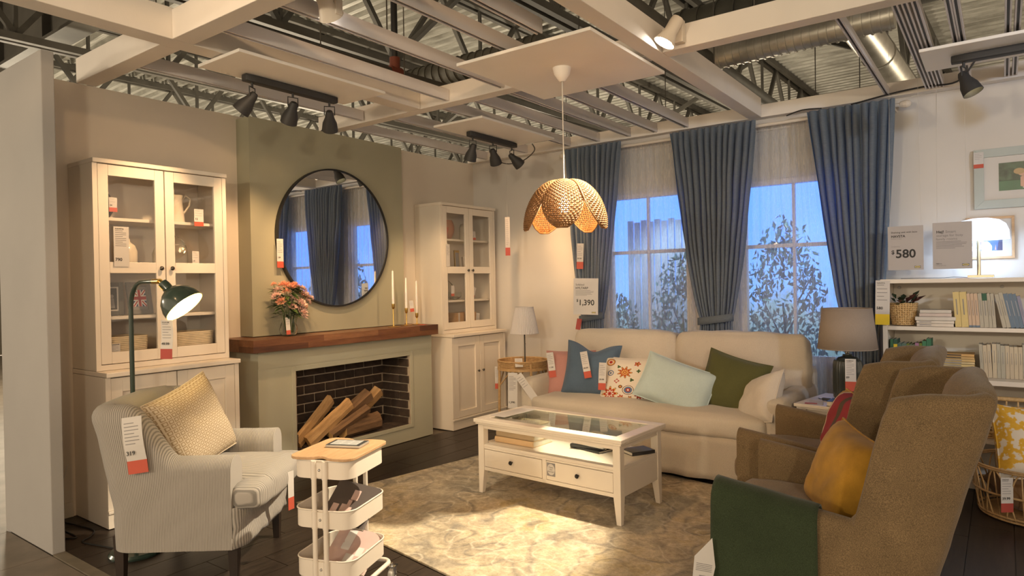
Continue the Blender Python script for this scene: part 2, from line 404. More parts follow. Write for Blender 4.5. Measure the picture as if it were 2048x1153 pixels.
def _curtain():
    m = N('blue linen curtain'); vec = m.coord('Object', (1, 1, 1))
    f = m.noise(m.coord('Object', (260, 260, 40)), 1, 2); g = m.noise(m.coord('Object', (30, 30, 300)), 1, 2)
    c = m.mix(.5, m.ramp(f, [(.3, (.155, .175, .185)), (.7, (.25, .275, .285))]), m.ramp(g, [(.3, (.15, .17, .18)), (.7, (.255, .28, .29))]))
    d = m.n('ShaderNodeBsdfDiffuse'); t = m.n('ShaderNodeBsdfTranslucent'); m.link(c, d.inputs[0])
    t.inputs[0].default_value = (.12, .28, .62, 1)
    mx = m.n('ShaderNodeMixShader'); mx.inputs[0].default_value = .36; m.link(d.outputs[0], mx.inputs[1]); m.link(t.outputs[0], mx.inputs[2]); m.link(mx.outputs[0], m.out.inputs[0]); return m.mat
M['curtain'] = _curtain()
def _sheer():
    m = N('white sheer'); d = m.n('ShaderNodeBsdfDiffuse'); d.inputs[0].default_value = (.74, .73, .72, 1)
    t = m.n('ShaderNodeBsdfTranslucent'); t.inputs[0].default_value = (.70, .76, .88, 1)
    a = m.n('ShaderNodeMixShader'); a.inputs[0].default_value = .5; m.link(d.outputs[0], a.inputs[1]); m.link(t.outputs[0], a.inputs[2])
    tr = m.n('ShaderNodeBsdfTransparent'); f = m.noise(m.coord('Object', (180, 180, 6)), 1, 2)
    fac = m.ramp(f, [(.3, (.27,)*3), (.7, (.42,)*3)])
    mx = m.n('ShaderNodeMixShader'); m.link(fac, mx.inputs[0]); m.link(tr.outputs[0], mx.inputs[1]); m.link(a.outputs[0], mx.inputs[2]); m.link(mx.outputs[0], m.out.inputs[0]); return m.mat
M['sheer'] = _sheer()
def discs(name, base, motifs, rough=.9, extra=None):
    """flat print: petals/rings/discs in UV space; motif=(u,v,radius,petals,[(r_fraction,colour),...])"""
    m = N(name); tc = m.n('ShaderNodeTexCoord'); sp = m.n('ShaderNodeSeparateXYZ'); m.link(tc.outputs['UV'], sp.inputs[0])
    col = base if not isinstance(base, tuple) else None
    if col is None:
        rgb = m.n('ShaderNodeRGB'); rgb.outputs[0].default_value = (*base, 1); col = rgb.outputs[0]
    for (u, v, r, pet, rings) in motifs:
        du = m.math('SUBTRACT', sp.outputs[0], u); dv = m.math('SUBTRACT', sp.outputs[1], v)
        d2 = m.math('SQRT', m.math('ADD', m.math('MULTIPLY', du, du), m.math('MULTIPLY', dv, dv)))
        if pet:
            ang = m.math('ARCTAN2', dv, du); k = m.math('MULTIPLY_ADD', m.math('COSINE', m.math('MULTIPLY', ang, pet)), .22, .80)
            d2 = m.math('DIVIDE', d2, k)
        for fr, c in rings:
            col = m.mix(m.math('LESS_THAN', d2, r * fr), col, c)
    m.set(col=col, rough=rough, spec=.1); m.bump(m.noise(m.coord(), 500, 2), .2, .003)
    return m.mat
_R, _O, _B, _G, _P, _K, _T = (.33, .03, .02), (.50, .22, .06), (.10, .15, .25), (.06, .10, .04), (.12, .02, .05), (.09, .03, .02), (.62, .40, .12)
_cr = (.62, .55, .46)
M['floral'] = discs('floral print', _cr, [
    (.42, .62, .135, 9, [(1, _K), (.93, _O), (.72, _R), (.5, _T), (.3, _R), (.14, _T)]), (.20, .16, .15, 8, [(1, _K), (.93, _T), (.8, _R), (.5, _cr), (.3, _R)]),
    (.52, .24, .10, 0, [(1, _K), (.9, _cr), (.72, _B), (.4, _R), (.2, _cr)]), (.80, .52, .085, 10, [(1, _K), (.9, _T), (.6, _K), (.4, _O)]),
    (.14, .84, .085, 0, [(1, _K), (.88, _O), (.6, _cr), (.4, _R)]), (.16, .60, .06, 0, [(1, _B), (.7, _cr), (.35, _B)]), (.30, .42, .05, 4, [(1, _R), (.6, _cr)]),
    (.62, .82, .06, 5, [(1, _R), (.6, _O), (.3, _K)]), (.84, .82, .055, 4, [(1, _P), (.5, _R)]), (.72, .16, .09, 9, [(1, _K), (.85, _R), (.5, _T), (.25, _K)]), (.90, .22, .06, 6, [(1, _B), (.6, _O)]),
    (.30, .74, .035, 3, [(1, _G)]), (.56, .46, .04, 3, [(1, _G)]), (.66, .66, .04, 4, [(1, _G)]), (.40, .08, .06, 7, [(1, _R), (.5, _T)]), (.06, .40, .05, 4, [(1, _O), (.5, _B)]), (.92, .66, .04, 3, [(1, _G)]),
    (.38, .30, .035, 0, [(1, _K), (.6, _O)]), (.56, .08, .045, 6, [(1, _K), (.7, _O)]), (.88, .08, .06, 7, [(1, _R), (.5, _K)])])
def _leafprint():
    m = N('yellow leaf print'); vec = m.coord('Object'); f = m.noise(vec, 11, 3, .6)
    m.set(col=m.ramp(f, [(.46, (.62, .54, .42)), (.49, (.60, .34, .03)), (.60, (.55, .30, .02)), (.64, (.66, .58, .46))]), rough=.9); return m.mat
M['leafprint'] = _leafprint()
def _redstripe():
    m = N('red striped'); tc = m.n('ShaderNodeTexCoord'); sp = m.n('ShaderNodeSeparateXYZ'); m.link(tc.outputs['UV'], sp.inputs[0])
    r = m.ramp(sp.outputs[0], [(0, (.45, .26, .06)), (.16, (.45, .26, .06)), (.17, (.6, .52, .4)), (.20, (.6, .52, .4)), (.21, (.26, .025, .03)), (.45, (.30, .03, .035)), (.46, (.09, .06, .035)), (.55, (.09, .06, .035)), (.56, (.27, .025, .03)), (.80, (.3, .03, .04)), (.81, (.4, .24, .1)), (1, (.4, .24, .1))])
    for n_ in m.t.nodes:
        if n_.type == 'VALTORGB': n_.color_ramp.interpolation = 'CONSTANT'
    s_ = m.math('SINE', m.math('MULTIPLY', sp.outputs[0], 260)); sh = m.math('MULTIPLY_ADD', s_, .12, .9)
    c = m.mix(1.0, r, m.ramp(sh, [(.7, (.7,)*3), (1, (1.1,)*3)]), 'MULTIPLY'); m.set(col=c, rough=.9); return m.mat
M['redstripe'] = _redstripe()
# ------------------------------------------------------------------ floor
H = 2.62
fl = MB().box(-13, 11, -12, 11.2, -.06, -.012).build('floor', M['concrete']); struct(fl)
pl = MB().box(0, .186, 0, 1.196, -.012, 0)
pm = None; k = 0
for i in range(33):
    x = 0.0 + i * .19; off = [0, .45, .8, .2, .62][i % 5]
    y = -4.092
    ys = [y]; yy = y + .35 + off % .8
    while yy < -.02: ys.append(yy); yy += 1.2
    ys.append(-.0)
    for a, b in zip(ys[:-1], ys[1:]):
        if x + .1 < .47 and a > -3.7: continue
        if pm is None:
            o = pl.build('plank', M['plank'], fl); pm = o.data
        else:
            o = bpy.data.objects.new('plank', pm); COL.objects.link(o); o.parent = fl
        o.location = (x, a, 0); o.scale = (1, (b - a - .004) / 1.196, 1); k += 1
st = MB().box(.585, 6.3, -4.150, -4.094, -.012, .004).build('trim_1', M['strip']); struct(st)
# aisle tiles in front of the room
tl = MB().box(0, .596, 0, .596, -.012, -.001)
tm = None
for i in range(-1, 4):
    for j in range(0, 2):
        if tm is None: o = tl.build('aisle_tile', M['concrete'], fl); tm = o.data
        else: o = bpy.data.objects.new('aisle_tile', tm); COL.objects.link(o); o.parent = fl
        o.location = (i * .6 - .02, -4.752 - j * .6, 0)
# ------------------------------------------------------------------ walls
struct(MB().box(-.10, 0, -4.089, 0, 0, H).build('wall_left', M['wall']))
struct(MB().box(0, .014, -4.089, -3.84, 0, .09).build('baseboard_left', M['wall'], bevel=.004))
struct(MB().box(-.085, .582, -4.152, -4.092, 0, 2.595).build('wall_partition', M['partition'], bevel=.004))
# window wall with two openings
W1 = (1.58, 2.38, .70, 2.14); W2 = (2.80, 3.62, .70, 2.14)
ww = MB()
for (a, b) in ((-.10, W1[0]), (W1[1], W2[0]), (W2[1], 6.6)): ww.box(a, b, 0, .10, 0, H)
for (a, b, c, d) in (W1, W2): ww.box(a, b, 0, .10, 0, c); ww.box(a, b, 0, .10, d, H)
struct(ww.build('wall_window', M['wall_window']))
for n_, (a, b, c, d) in enumerate((W1, W2)):
    f = MB(); t = .045
    f.box(a, a+t, .02, .08, c, d).box(b-t, b, .02, .08, c, d).box(a+t, b-t, .02, .08, c, c+t).box(a+t, b-t, .02, .08, d-t, d)
    f.box(a+t, b-t, .03, .07, 1.595, 1.625).box((a+b)/2-.011, (a+b)/2+.011, .035, .065, c+t, d-t)
    wo = struct(f.build('window_%d' % (n_+1), M['white']))
    for (za, zb) in ((c+t, 1.595), (1.625, d-t)):
        for (xa, xb) in ((a+t, (a+b)/2-.011), ((a+b)/2+.011, b-t)):
            MB().box(xa, xb, .048, .052, za, zb).build('pane', M['glass'], wo)
# backlit garden behind the window wall
bk = MB().box(.3, 5.2, 1.0, 1.04, 0, 2.6).build('backlit_panel', M['sky_panel'])
tag(bk, 'glowing blue backlit panel behind the curtained windows', 'light box')
lbx = MB().box(.25, 5.25, .11, 1.05, 2.605, 2.625).box(.25, .29, .11, 1.05, 0, 2.605).box(5.21, 5.25, .11, 1.05, 0, 2.605).box(.25, 5.25, 1.05, 1.08, 0, 2.625)
struct(lbx.build('wall_light_shield', M['outer_wall']))  # unseen box added to keep the blue garden light off the deck
si = thing('garden_fence', 'pale slatted fence seen through the sheer curtain', 'fence', (1.35, .90, 0))
for i in range(11): MB().box(i*.075, i*.075+.062, 0, .02, .0, 1.98 - .02*(i % 2)).build('slat', M['siding'], si)
MB().box(0, .9, .02, .045, .5, .58).box(0, .9, .02, .045, 1.6, 1.68).build('rail', M['siding'], si)
def shrub(name, label, loc, rx, rz, n, lf, seed, mat):
    rnd = random.Random(seed); t = thing(name, label, 'tree', loc, group='leafy shrubs behind the windows')
    st_ = MB(); st_.tube([(0, 0, 0), (.02, 0, rz*.5), (-.02, .01, rz*1.2)], [.02, .015, .008], 6)
    for q in range(7):
        a = rnd.uniform(0, 2*PI); st_.tube([(0, 0, rz*(.4+.1*q)), (math.cos(a)*rx*.7, .06*math.sin(a), rz*(.7+.13*q))], [.01, .004], 5)
    st_.build('stem', M['darkleg'], t)
    b = MB()
    for i in range(n):
        a, u = rnd.uniform(0, 2*PI), rnd.uniform(-1, 1); r = rnd.uniform(.35, 1) ** .5
        c = V((math.cos(a)*math.sqrt(1-u*u)*rx*r, math.sin(a)*math.sqrt(1-u*u)*.20*r, rz + u*rz*r))
        R = Euler((rnd.uniform(0, 6), rnd.uniform(0, 6), rnd.uniform(0, 6))).to_matrix(); L = lf * rnd.uniform(.7, 1.3)
        b.add([c + R @ V(p) for p in ((-L, 0, 0), (0, -L*.4, .15*L), (L, 0, 0), (0, L*.4, .15*L))], [(0, 1, 2, 3)])
    o = b.build('foliage', mat, t); o['kind'] = 'stuff'
shrub('garden_shrub', 'tall leafy shrub beyond the left window panes', (2.12, .50, 0), .36, .82, 1300, .035, 1, M['tree_leaf'])
shrub('garden_shrub', 'low leafy shrub in front of the pale slatted fence', (1.44, .50, 0), .28, .62, 900, .035, 2, M['tree_leaf'])
shrub('garden_shrub', 'tall leafy shrub beyond the right window panes', (3.02, .50, 0), .34, .95, 1300, .035, 3, M['tree_leaf'])
shrub('garden_shrub', 'broad leafy shrub behind the table lamp side of the window', (3.72, .50, 0), .32, .70, 1000, .035, 4, M['tree_leaf'])
for gx in (1.9, 3.2): light('SPOT', 'shrub_fill_light', (gx, .20, 2.5), 60, (.55, .78, 1), .1, (gx, .62, 1.0), 80, .6)  # added spots that brighten the shrubs from above
# ------------------------------------------------------------------ store shell far beyond (deck, joists, girder)
SL = .04
def jx(x0, y): return x0 + SL * y
dk = MB(); pitch = .155; ny = 150; y0 = -9.5
prof = []
for i in range(ny):
    y = y0 + i * pitch; prof += [(y, 4.44), (y + .055, 4.44), (y + .07, 4.505), (y + .14, 4.505)]
prof.append((y0 + ny * pitch, 4.44))
vs = [(x - SL*0 , y - SL*x, z) for x in (-13, 11) for (y, z) in prof]; n = len(prof)
dk.add(vs, [(i, i+1, n+i+1, n+i) for i in range(n-1)])
struct(dk.build('ceiling', M['deck']))
struct(MB().box(-13, 11, 11.2, 11.3, 0, 4.5).build('wall_back', M['outer_wall']))
struct(MB().box(-13.1, -13, -10, 11.3, 0, 4.5).build('wall_far', M['outer_wall']))
gd = MB().box(-13, 11, -3.14, -2.93, 3.60, 3.63).box(-13, 11, -3.14, -2.93, 4.30, 4.33).box(-13, 11, -3.06, -3.02, 3.63, 4.30)
for i in range(18): gd.box(-12+i*1.2, -11.98+i*1.2, -3.13, -2.94, 3.63, 4.30)
tag(gd.build('roof_girder', M['steel_dark']), 'dark steel roof girder crossing above the white partition', 'girder')
def joist(x0, ya, yb, lab):
    t = thing('roof_joist', lab, 'roof truss', (x0, 0, 0), group='open web roof joists')
    p = lambda y, z: (SL*y, y, z)
    c = MB()
    for z, h in ((4.395, .07), (3.47, .06)):
        for s in (-.05, .05): c.bar((SL*ya + s, ya, z), (SL*yb + s, yb, z), .055, h)
    c.build('chord', M['steel_dark'], t)
    wb = MB(); dy = .62; y = ya; i = 0
    while y < yb - dy:
        a, b = ((4.37, 3.5), (3.5, 4.37))[i % 2]
        wb.bar(p(y, a), p(y + dy, b), .045, .045)
        if i % 2 == 1: wb.bar(p(y + .0, 3.5), p(y + .0, 4.37), .03, .03)
        y += dy; i += 1
    wb.build('web', M['steel_dark'], t)
for x0 in (-7.5, -5.6, -3.75, -1.95, -.12, 1.72, 3.6, 5.5):
    joist(x0, -9, 11, 'dark open web steel joist under the corrugated deck')
# bridging braces between joists
for i, (a, b) in enumerate((((-.12, -1.0, 3.5), (1.72, -1.0, 4.36)), ((1.72, 1.8, 3.5), (3.6, 1.8, 4.36)), ((1.72, 1.8, 4.36), (3.6, 1.8, 3.5)), ((-1.95, 1.5, 3.5), (-.12, 1.5, 4.36)), ((-3.75, -1.4, 4.36), (-1.95, -1.4, 3.5)), ((-.12, 4, 3.5), (1.72, 4, 4.36)))):
    tag(MB().bar(a, b, .05, .05).build('bridging_brace', M['steel_dark']), 'dark diagonal brace strut between two roof joists', 'brace', 'bridging braces')
# pipes and ducts above the open ceiling
sp = thing('sprinkler_pipe', 'dark sprinkler pipe with rusty coupling above the ceiling rails', 'pipe', (0, 0, 0))
MB().tube([(.80, -3.4, 2.95), (.87, -1.95, 2.95), (1.06, 1.0, 2.95)], .03, 10).build('main', M['steel_dark'], sp, smooth=40)
MB().tube([(.87, -1.95, 2.97), (.87, -1.95, 4.3)], .025, 10).build('drop', M['black'], sp, smooth=40)
MB().tube([(.865, -2.0, 2.95), (.875, -1.9, 2.95)], .045, 10).tube([(.87, -1.95, 2.95), (.87, -1.95, 3.06)], .04, 10).build('coupling', M['pipe_red'], sp, smooth=40)
def duct(name, lab, p, q, r, mat, n):
    t = thing(name, lab, 'duct', p); d = V(q) - V(p)
    MB().tube([(0, 0, 0), d], r, 20).build('shell', mat, t, smooth=40)
    for i in range(n):
        c = d * ((i + .5) / n); e = d.normalized() * .006
        MB().tube([c - e, c + e], r*1.05 + .004, 20).build('rib', mat, t, smooth=40)
duct('spiral_duct', 'bright ribbed spiral duct above the spotlight beam', (2.60, -.50, 3.02), (3.98, -.52, 3.04), .085, M['duct'], 26)
duct('spiral_duct', 'wide dark ribbed duct high behind the spotlight beam', (2.2, .3, 3.55), (7.0, .1, 3.55), .21, M['duct_dark'], 30)
duct('spiral_duct', 'grey ribbed duct crossing above the ceiling rails', (-.2, -1.2, 3.16), (1.7, -1.2, 3.16), .10, M['duct_dark'], 24)
duct('vent_pipe', 'plain beige pipe running down behind the slotted rails', (3.62, -1.75, 3.2), (3.85, 3.0, 3.1), .12, M['duct'], 3)
duct('vent_pipe', 'long dark vent pipe beside the wide ceiling beam', (2.72, -5.2, 3.0), (2.78, 3.2, 3.0), .065, M['duct_dark'], 3)
# ------------------------------------------------------------------ white ceiling grid
def beam(x0, x1, y0, y1, z0, z1, lab): return tag(MB().box(x0, x1, y0, y1, z0, z1).build('ceiling_beam', M['beam'], bevel=.003), lab, 'beam', 'boxed ceiling beams')
beam(0.0, 6.5, -.085, -.002, H, H+.10, 'boxed beam running along the top of the window wall')
beam(0.0, 2.91, -1.985, -1.885, H, H+.13, 'boxed beam crossing from the chimney breast to the pendant panel')
beam(3.013, 6.5, -1.985, -1.885, H, H+.13, 'boxed beam carrying the white spotlight')
beam(0.001, 1.03, -3.77, -3.66, H+.001, H+.15, 'boxed beam reaching the wall above the tall glass cabinet')
beam(1.16, 2.91, -3.77, -3.66, H, H+.15, 'boxed beam between the two long cross beams above the cart')
beam(1.031, 1.159, -6.5, -1.99, H, H+.16, 'boxed beam running past the three lamp panel')
beam(2.911, 3.012, -6.5, -1.884, H, H+.15, 'boxed beam passing the square pendant panel')
beam(2.911, 3.012, -1.884, -.088, H, H+.15, 'boxed beam ending above the middle blue curtain')
def rail(x, y0, y1, lab, z=H+.012, w_=.036, h=.075, slot=True):
    t = thing('ceiling_rail', lab, 'rail', (x, 0, 0), group='pale ceiling rails')
    MB().box(-w_/2, w_/2, y0, y1, z+.012, z+h).box(-w_/2, -w_/2+.008, y0, y1, z, z+.012).box(w_/2-.008, w_/2, y0, y1, z, z+.012).build('profile', M['alu'], t)
    MB().box(-w_/2+.008, w_/2-.008, y0, y1, z+.009, z+.0118).build('slot', M['black'], t)
for x in (1.25, 1.56, 1.87, 2.12, 2.40): rail(x, -1.882, -.088, 'pale slotted rail between the middle beam and the window wall beam')
for x in (1.42, 1.90, 2.34): rail(x, -3.655, -1.99, 'pale slotted rail between the two middle cross beams')
for x in (.25, .755): rail(x, -1.882, -.088, 'pale slotted rail beside the cabinet in the corner')
rail(.55, -3.655, -2.0, 'pale slotted rail over the mirror')
rail(2.62, -3.655, -2.62, 'pale slotted rail behind the square pendant panel')
for x in (3.88, 4.125, 4.165, 4.205, 4.33, 4.36, 4.56, 4.60): rail(x, -1.882, -.088, 'narrow white slotted rail beside the shelving lamp panel', w_=.028, h=.05)
def cpanel(x0, x1, y0, y1, z, lab): return tag(MB().box(x0, x1, y0, y1, z, z+.018).build('ceiling_panel', M['ceil_white'], bevel=.003), lab, 'panel')
cpanel(.905, 1.315, -3.50, -2.47, H-.024, 'white ceiling panel carrying three black lamps by the fireplace')
cpanel(2.035, 2.905, -2.60, -1.70, H-.028, 'square white ceiling panel carrying the wicker pendant cord')
cpanel(.905, 1.40, -1.58, -.58, H-.024, 'white ceiling panel carrying three black lamps in the corner')
cpanel(4.16, 5.2, -1.13, -.68, H-.024, 'white ceiling panel carrying black lamps over the bookshelf')
# hanging wires
for (x, y, z0) in ((.5, -3.72, H+.16), (.9, -3.72, H+.16), (2.45, -1.93, H+.14), (3.5, -1.93, H+.14), (1.09, -2.8, H+.16), (2.2, -.05, H+.1), (1.2, -.05, H+.1), (3.4, -.05, H+.1), (2.96, -1.0, H+.15), (3.7, -.05, H+.1), (1.9, -3.0, H+.09), (1.42, -2.4, H+.09)):
    tag(MB().tube([(x, y, z0), (x + .01, y, 4.4)], .004, 5).build('hanger_wire', M['steel_dark']), 'thin steel hanger wire holding the ceiling grid', 'wire', 'ceiling hanger wires')
# ------------------------------------------------------------------ chimney breast and fireplace
cb = MB().box(0, .16, -2.722, -1.205, 1.0, 2.595).build('wall_chimney', M['sage']); struct(cb)
fp = thing('fireplace', 'sage green fireplace surround with dark brick firebox', 'fireplace', (0, 0, 0))
Y0, Y1, ZB, ZT = -2.51, -1.34, .145, .74
s = MB()
s.box(0, .35, -2.81, Y0, 0, .905).box(0, .35, Y1, -1.065, 0, .905).box(0, .35, Y0, Y1, ZT, .905).box(0, .35, Y0, Y1, 0, ZB-.03)
s.build('surround', M['sage_surround'], fp)
f = MB(); e = .033
for (a, b, c, d) in ((Y0-e, Y0, ZB-e, ZT+e), (Y1, Y1+e, ZB-e, ZT+e), (Y0, Y1, ZT, ZT+e), (Y0, Y1, ZB-e, ZB)): f.box(.35, .357, a, b, c, d)
f.build('opening_frame', M['sage_surround'], fp, bevel=.002)
MB().box(.35, .3535, -2.81, -1.065, .782, .905).build('fascia', M['sage_surround'], fp)
mt = MB().box(.004, .012, Y0, Y1, ZB-.03, ZT).box(.012, .35, Y1-.008, Y1, ZB-.03, ZT).box(.012, .35, Y0, Y0+.008, ZB-.03, ZT).box(.012, .35, Y0, Y1, ZB-.03, ZB-.02)
mt.build('mortar_bed', M['mortar'], fp)
bms = {}
def brick(x0, x1, y0, y1, z0, z1, kk):
    key = (round(x1-x0, 3), round(y1-y0, 3), round(z1-z0, 3), kk)
    if key not in bms:
        a, b, c = [q/2 for q in key[:3]]
        bms[key] = MB().box(-a, a, -b, b, -c, c).build('brick', M['brick' if kk else 'brick2'], fp, bevel=.003, seg=1)
        o = bms[key]
    else:
        o = bms[key].copy(); COL.objects.link(o)
    o.location = ((x0+x1)/2, (y0+y1)/2, (z0+z1)/2)
bl, bh, j = .197, .063, .010
row = 0; z = ZB - .012
while z < ZT - .01:
    zt = min(z + bh, ZT)
    y = Y0 + .008 - (bl*.5 if row % 2 else 0)
    while y < Y1 - .012:
        a, b = max(y, Y0+.009), min(y + bl, Y1-.009)
        if b - a > .02: brick(.012, .022 + random.uniform(0, .004), a, b, z, zt, random.random() < .6)
        y += bl + j
    for (ya, yb) in ((Y1-.022, Y1-.008), (Y0+.008, Y0+.022)):
        x = .024 - (bl*.5 if row % 2 == 0 else 0)
        while x < .345:
            a, b = max(x, .026), min(x + bl, .346)
            if b - a > .02: brick(a, b, ya, yb, z, zt, random.random() < .6)
            x += bl + j
    z += bh + j; row += 1
for i in range(4):
    for q in range(10):
        brick(.03 + i*.08, .105 + i*.08, Y0+.02 + q*.114, Y0+.128 + q*.114, ZB-.022, ZB-.006 + random.uniform(0, .01), random.random() < .5)
# logs
def log(loc, rot, L, r, lab, kind, seed):
    rnd = random.Random(seed); t = thing('firewood_log', lab, 'log', loc, rot=rot, group='split logs in the fireplace'); b = MB(); n = 9 if kind == 'round' else 5
    base = [(r * (1 + rnd.uniform(-.12, .12)) * (1 if kind == 'round' else rnd.choice((1, .75, .9))), 2*PI*k/n + rnd.uniform(-.1, .1)) for k in range(n)]
    if kind == 'flat': base = [(math.hypot(x, y), math.atan2(y, x)) for x, y in ((-r*1.3, -r*.45), (r*1.3, -r*.4), (r*1.2, r*.4), (-.2*r, r*.62), (-r*1.25, r*.4))]; n = 5
    sec = 7; vs = []
    for q in range(sec):
        z = L*q/(sec-1)
        for k_, (rr, a) in enumerate(base):
            m = 1 + .10*noise.noise(V((q*.7+seed, k_*1.3, seed))); vs.append((rr*m*math.cos(a), rr*m*math.sin(a), z))
    fs = [(q*n+k_, q*n+(k_+1) % n, (q+1)*n+(k_+1) % n, (q+1)*n+k_) for q in range(sec-1) for k_ in range(n)]
    b.add(vs, fs); b.build('bark', M['splitwood' if kind != 'round' else 'bark'] if kind != 'half' else M['bark'], t)
    e_ = MB(); e_.add(vs[-n:], [tuple(range(n))]).add(vs[:n], [tuple(range(n))[::-1]]); e_.build('cut_end', M['endgrain'], t)
def lg(p, q, r, lab, kind, seed):
    d = V(q) - V(p); log(p, d.to_track_quat('Z', 'X').to_euler(), d.length, r, lab, kind, seed)
lg((.23, -2.42, .175), (.13, -2.02, .44), .036, 'thin flat split log leaning at the back of the pile', 'flat', 1)
lg((.28, -2.36, .175), (.27, -1.94, .41), .040, 'flat pale split log leaning in front of the thin one', 'flat', 2)
lg((.19, -2.12, .20), (.24, -1.72, .45), .070, 'thick bark log leaning with a jagged bright cut end', 'half', 3)
lg((.15, -1.88, .20), (.20, -1.57, .45), .068, 'thick split log leaning at the right of the pile', 'split', 4)
lg((.29, -2.16, .19), (.32, -1.80, .345), .048, 'bark log leaning low in front with round cut end', 'half', 5)
lg((.270, -2.03, .212), (.275, -1.66, .222), .072, 'round log lying flat across the front of the pile', 'round', 6)
# mantel
mn = thing('mantel_shelf', 'long brown wooden mantel shelf made of joined boards', 'mantel', (0, 0, 0))
segs = [(-2.885, -2.44, 'walnut_a', 'walnut_b'), (-2.44, -1.90, 'walnut_c', 'walnut_a'), (-1.90, -1.42, 'walnut_a', 'walnut_a'), (-1.42, -1.045, 'walnut_b', 'walnut_a')]
for i, (a, b, ma, mb) in enumerate(segs):
    MB().box(.24, .42, a, b, .907, .9485).build('board', M[mb], mn, bevel=.001)
    MB().box(.24, .42, a if i == 0 else a+.14, b+.14 if i < 3 else b, .9485, .995).build('board', M[ma], mn, bevel=.001)
MB().box(0.0, .24, -2.885, -2.0, .907, .995).build('board', M['walnut_a'], mn, bevel=.001)
MB().box(0.0, .24, -2.0, -1.045, .907, .995).build('board', M['walnut_c'], mn, bevel=.001)
# mirror
mr = thing('round_mirror', 'large round mirror with thin black rim on the chimney breast', 'mirror', (.165, -1.975, 1.745))
Mx = Matrix.Rotation(PI/2, 4, 'Y')
MB().lathe([(.532, 0), (.555, 0), (.555, .034), (.543, .034), (.543, .028)], 96, (0, 0, 0), 0, Mx).build('rim', M['black'], mr, smooth=35)
MB().lathe([(0, .026), (.545, .026)], 96, (0, 0, 0), 0, Mx).build('mirror_glass', M['mirror'], mr)
MB().lathe([(0, .002), (.535, .002), (.535, .02), (0, .02)], 48, (0, 0, 0), 0, Mx).build('backing', M['black'], mr)
# ------------------------------------------------------------------ cabinets against the left wall
WD = .814
def base_cabinet(y, lab):
    t = thing('base_cabinet', lab, 'cabinet', (0.004, y, 0)); d = .43
    b = MB().box(0, d, 0, .02, .004, .86).box(0, d, WD-.02, WD, .004, .86).box(0, d, .02, WD-.02, .10, .12).box(0, .01, .02, WD-.02, .12, .86)
    b.build('carcass', M['white'], t, bevel=.0015)
    MB().box(0, .466, -.002, WD+.002, .862, .889).build('worktop', M['white'], t, bevel=.004)
    MB().box(d, d+.012, .0, WD, .004, .088).box(d, d+.022, -.002, WD+.002, .089, .104).build('plinth', M['white'], t, bevel=.002)
    for ya, yb in ((0, .028), (WD-.028, WD)): MB().box(d, d+.012, ya, yb, .106, .86).build('face_stile', M['white'], t)
    w_ = (WD - .056 - .006*1) / 2
    for k in range(2):
        y0 = .030 + k*(w_ + .004); y1 = y0 + w_ - .002; s = .062; z0, z1 = .110, .855
        m = MB().box(d-.012, d+.010, y0, y0+s, z0, z1).box(d-.012, d+.010, y1-s, y1, z0, z1).box(d-.012, d+.010, y0+s, y1-s, z0, z0+s).box(d-.012, d+.010, y0+s, y1-s, z1-s-.02, z1)
        m.box(d-.012, d-.003, y0+s, y1-s, z0+s, z1-s-.02)
        dr = m.build('door', M['white'], t, bevel=.002)
        yk = y1 - .032 if k == 0 else y0 + .032
        MB().lathe([(.0, .024), (.008, .023), (.0125, .016), (.010, .011), (.005, .008), (.005, 0)], 16, (d+.010, yk, .52), 0, Matrix.Rotation(PI/2, 4, 'Y')).build('knob', M['knob'], dr, smooth=50)
    return t
def glass_cabinet(y, lab):
    t = thing('glass_cabinet', lab, 'cabinet', (0.004, y, .891)); d = .318; h = 1.229
    MB().box(0, d, 0, .018, 0, h-.026).box(0, d, WD-.018, WD, 0, h-.026).box(0, .008, .018, WD-.018, 0, h-.026).box(0, d, .018, WD-.018, 0, .03).build('carcass', M['white_in'], t, bevel=.0015)
    MB().box(0, .346, -.002, WD+.002, h-.026, h).build('top', M['white'], t, bevel=.003)
    MB().box(d, d+.014, 0, .026, 0, h-.027).box(d, d+.014, WD-.026, WD, 0, h-.027).box(d, d+.014, .026, WD-.026, 0, .032).build('face_frame', M['white'], t)
    for z in (.31, .602, .895): MB().box(.009, d-.03, .0185, WD-.0185, z-.018, z).build('shelf', M['white_in'], t)
    w_ = (WD - .052 - .006) / 2
    for k in range(2):
        y0 = .028 + k*(w_+.004); y1 = y0 + w_ - .002; z0, z1 = .036, h-.030; s = .056
        m = MB().box(d-.006, d+.014, y0, y0+s, z0, z1).box(d-.006, d+.014, y1-s, y1, z0, z1)
        for (a, b) in ((z0, z0+.066), (.565, .63), (z1-.064, z1)): m.box(d-.006, d+.014, y0+s, y1-s, a, b)
        dr = m.build('door', M['white'], t, bevel=.002)
        MB().box(d+.001, d+.004, y0+s, y1-s, z0+.066, .565).build('pane', M['glass'], dr)
        MB().box(d+.001, d+.004, y0+s, y1-s, .63, z1-.064).build('pane', M['glass'], dr)
        yk = y1 - .030 if k == 0 else y0 + .030
        MB().lathe([(.0, .026), (.008, .025), (.0135, .017), (.011, .011), (.005, .008), (.005, 0)], 16, (d+.014, yk, .595), 0, Matrix.Rotation(PI/2, 4, 'Y')).build('knob', M['knob'], dr, smooth=50)
    return t
YL, YR = -3.827, -.892
base_cabinet(YL, 'white base cabinet behind the striped armchair'); glass_cabinet(YL, 'white glass door cabinet with flag frame inside, beside the floor lamp')
base_cabinet(YR, 'white two door base cabinet in the room corner'); glass_cabinet(YR, 'white glass door cabinet in the room corner')
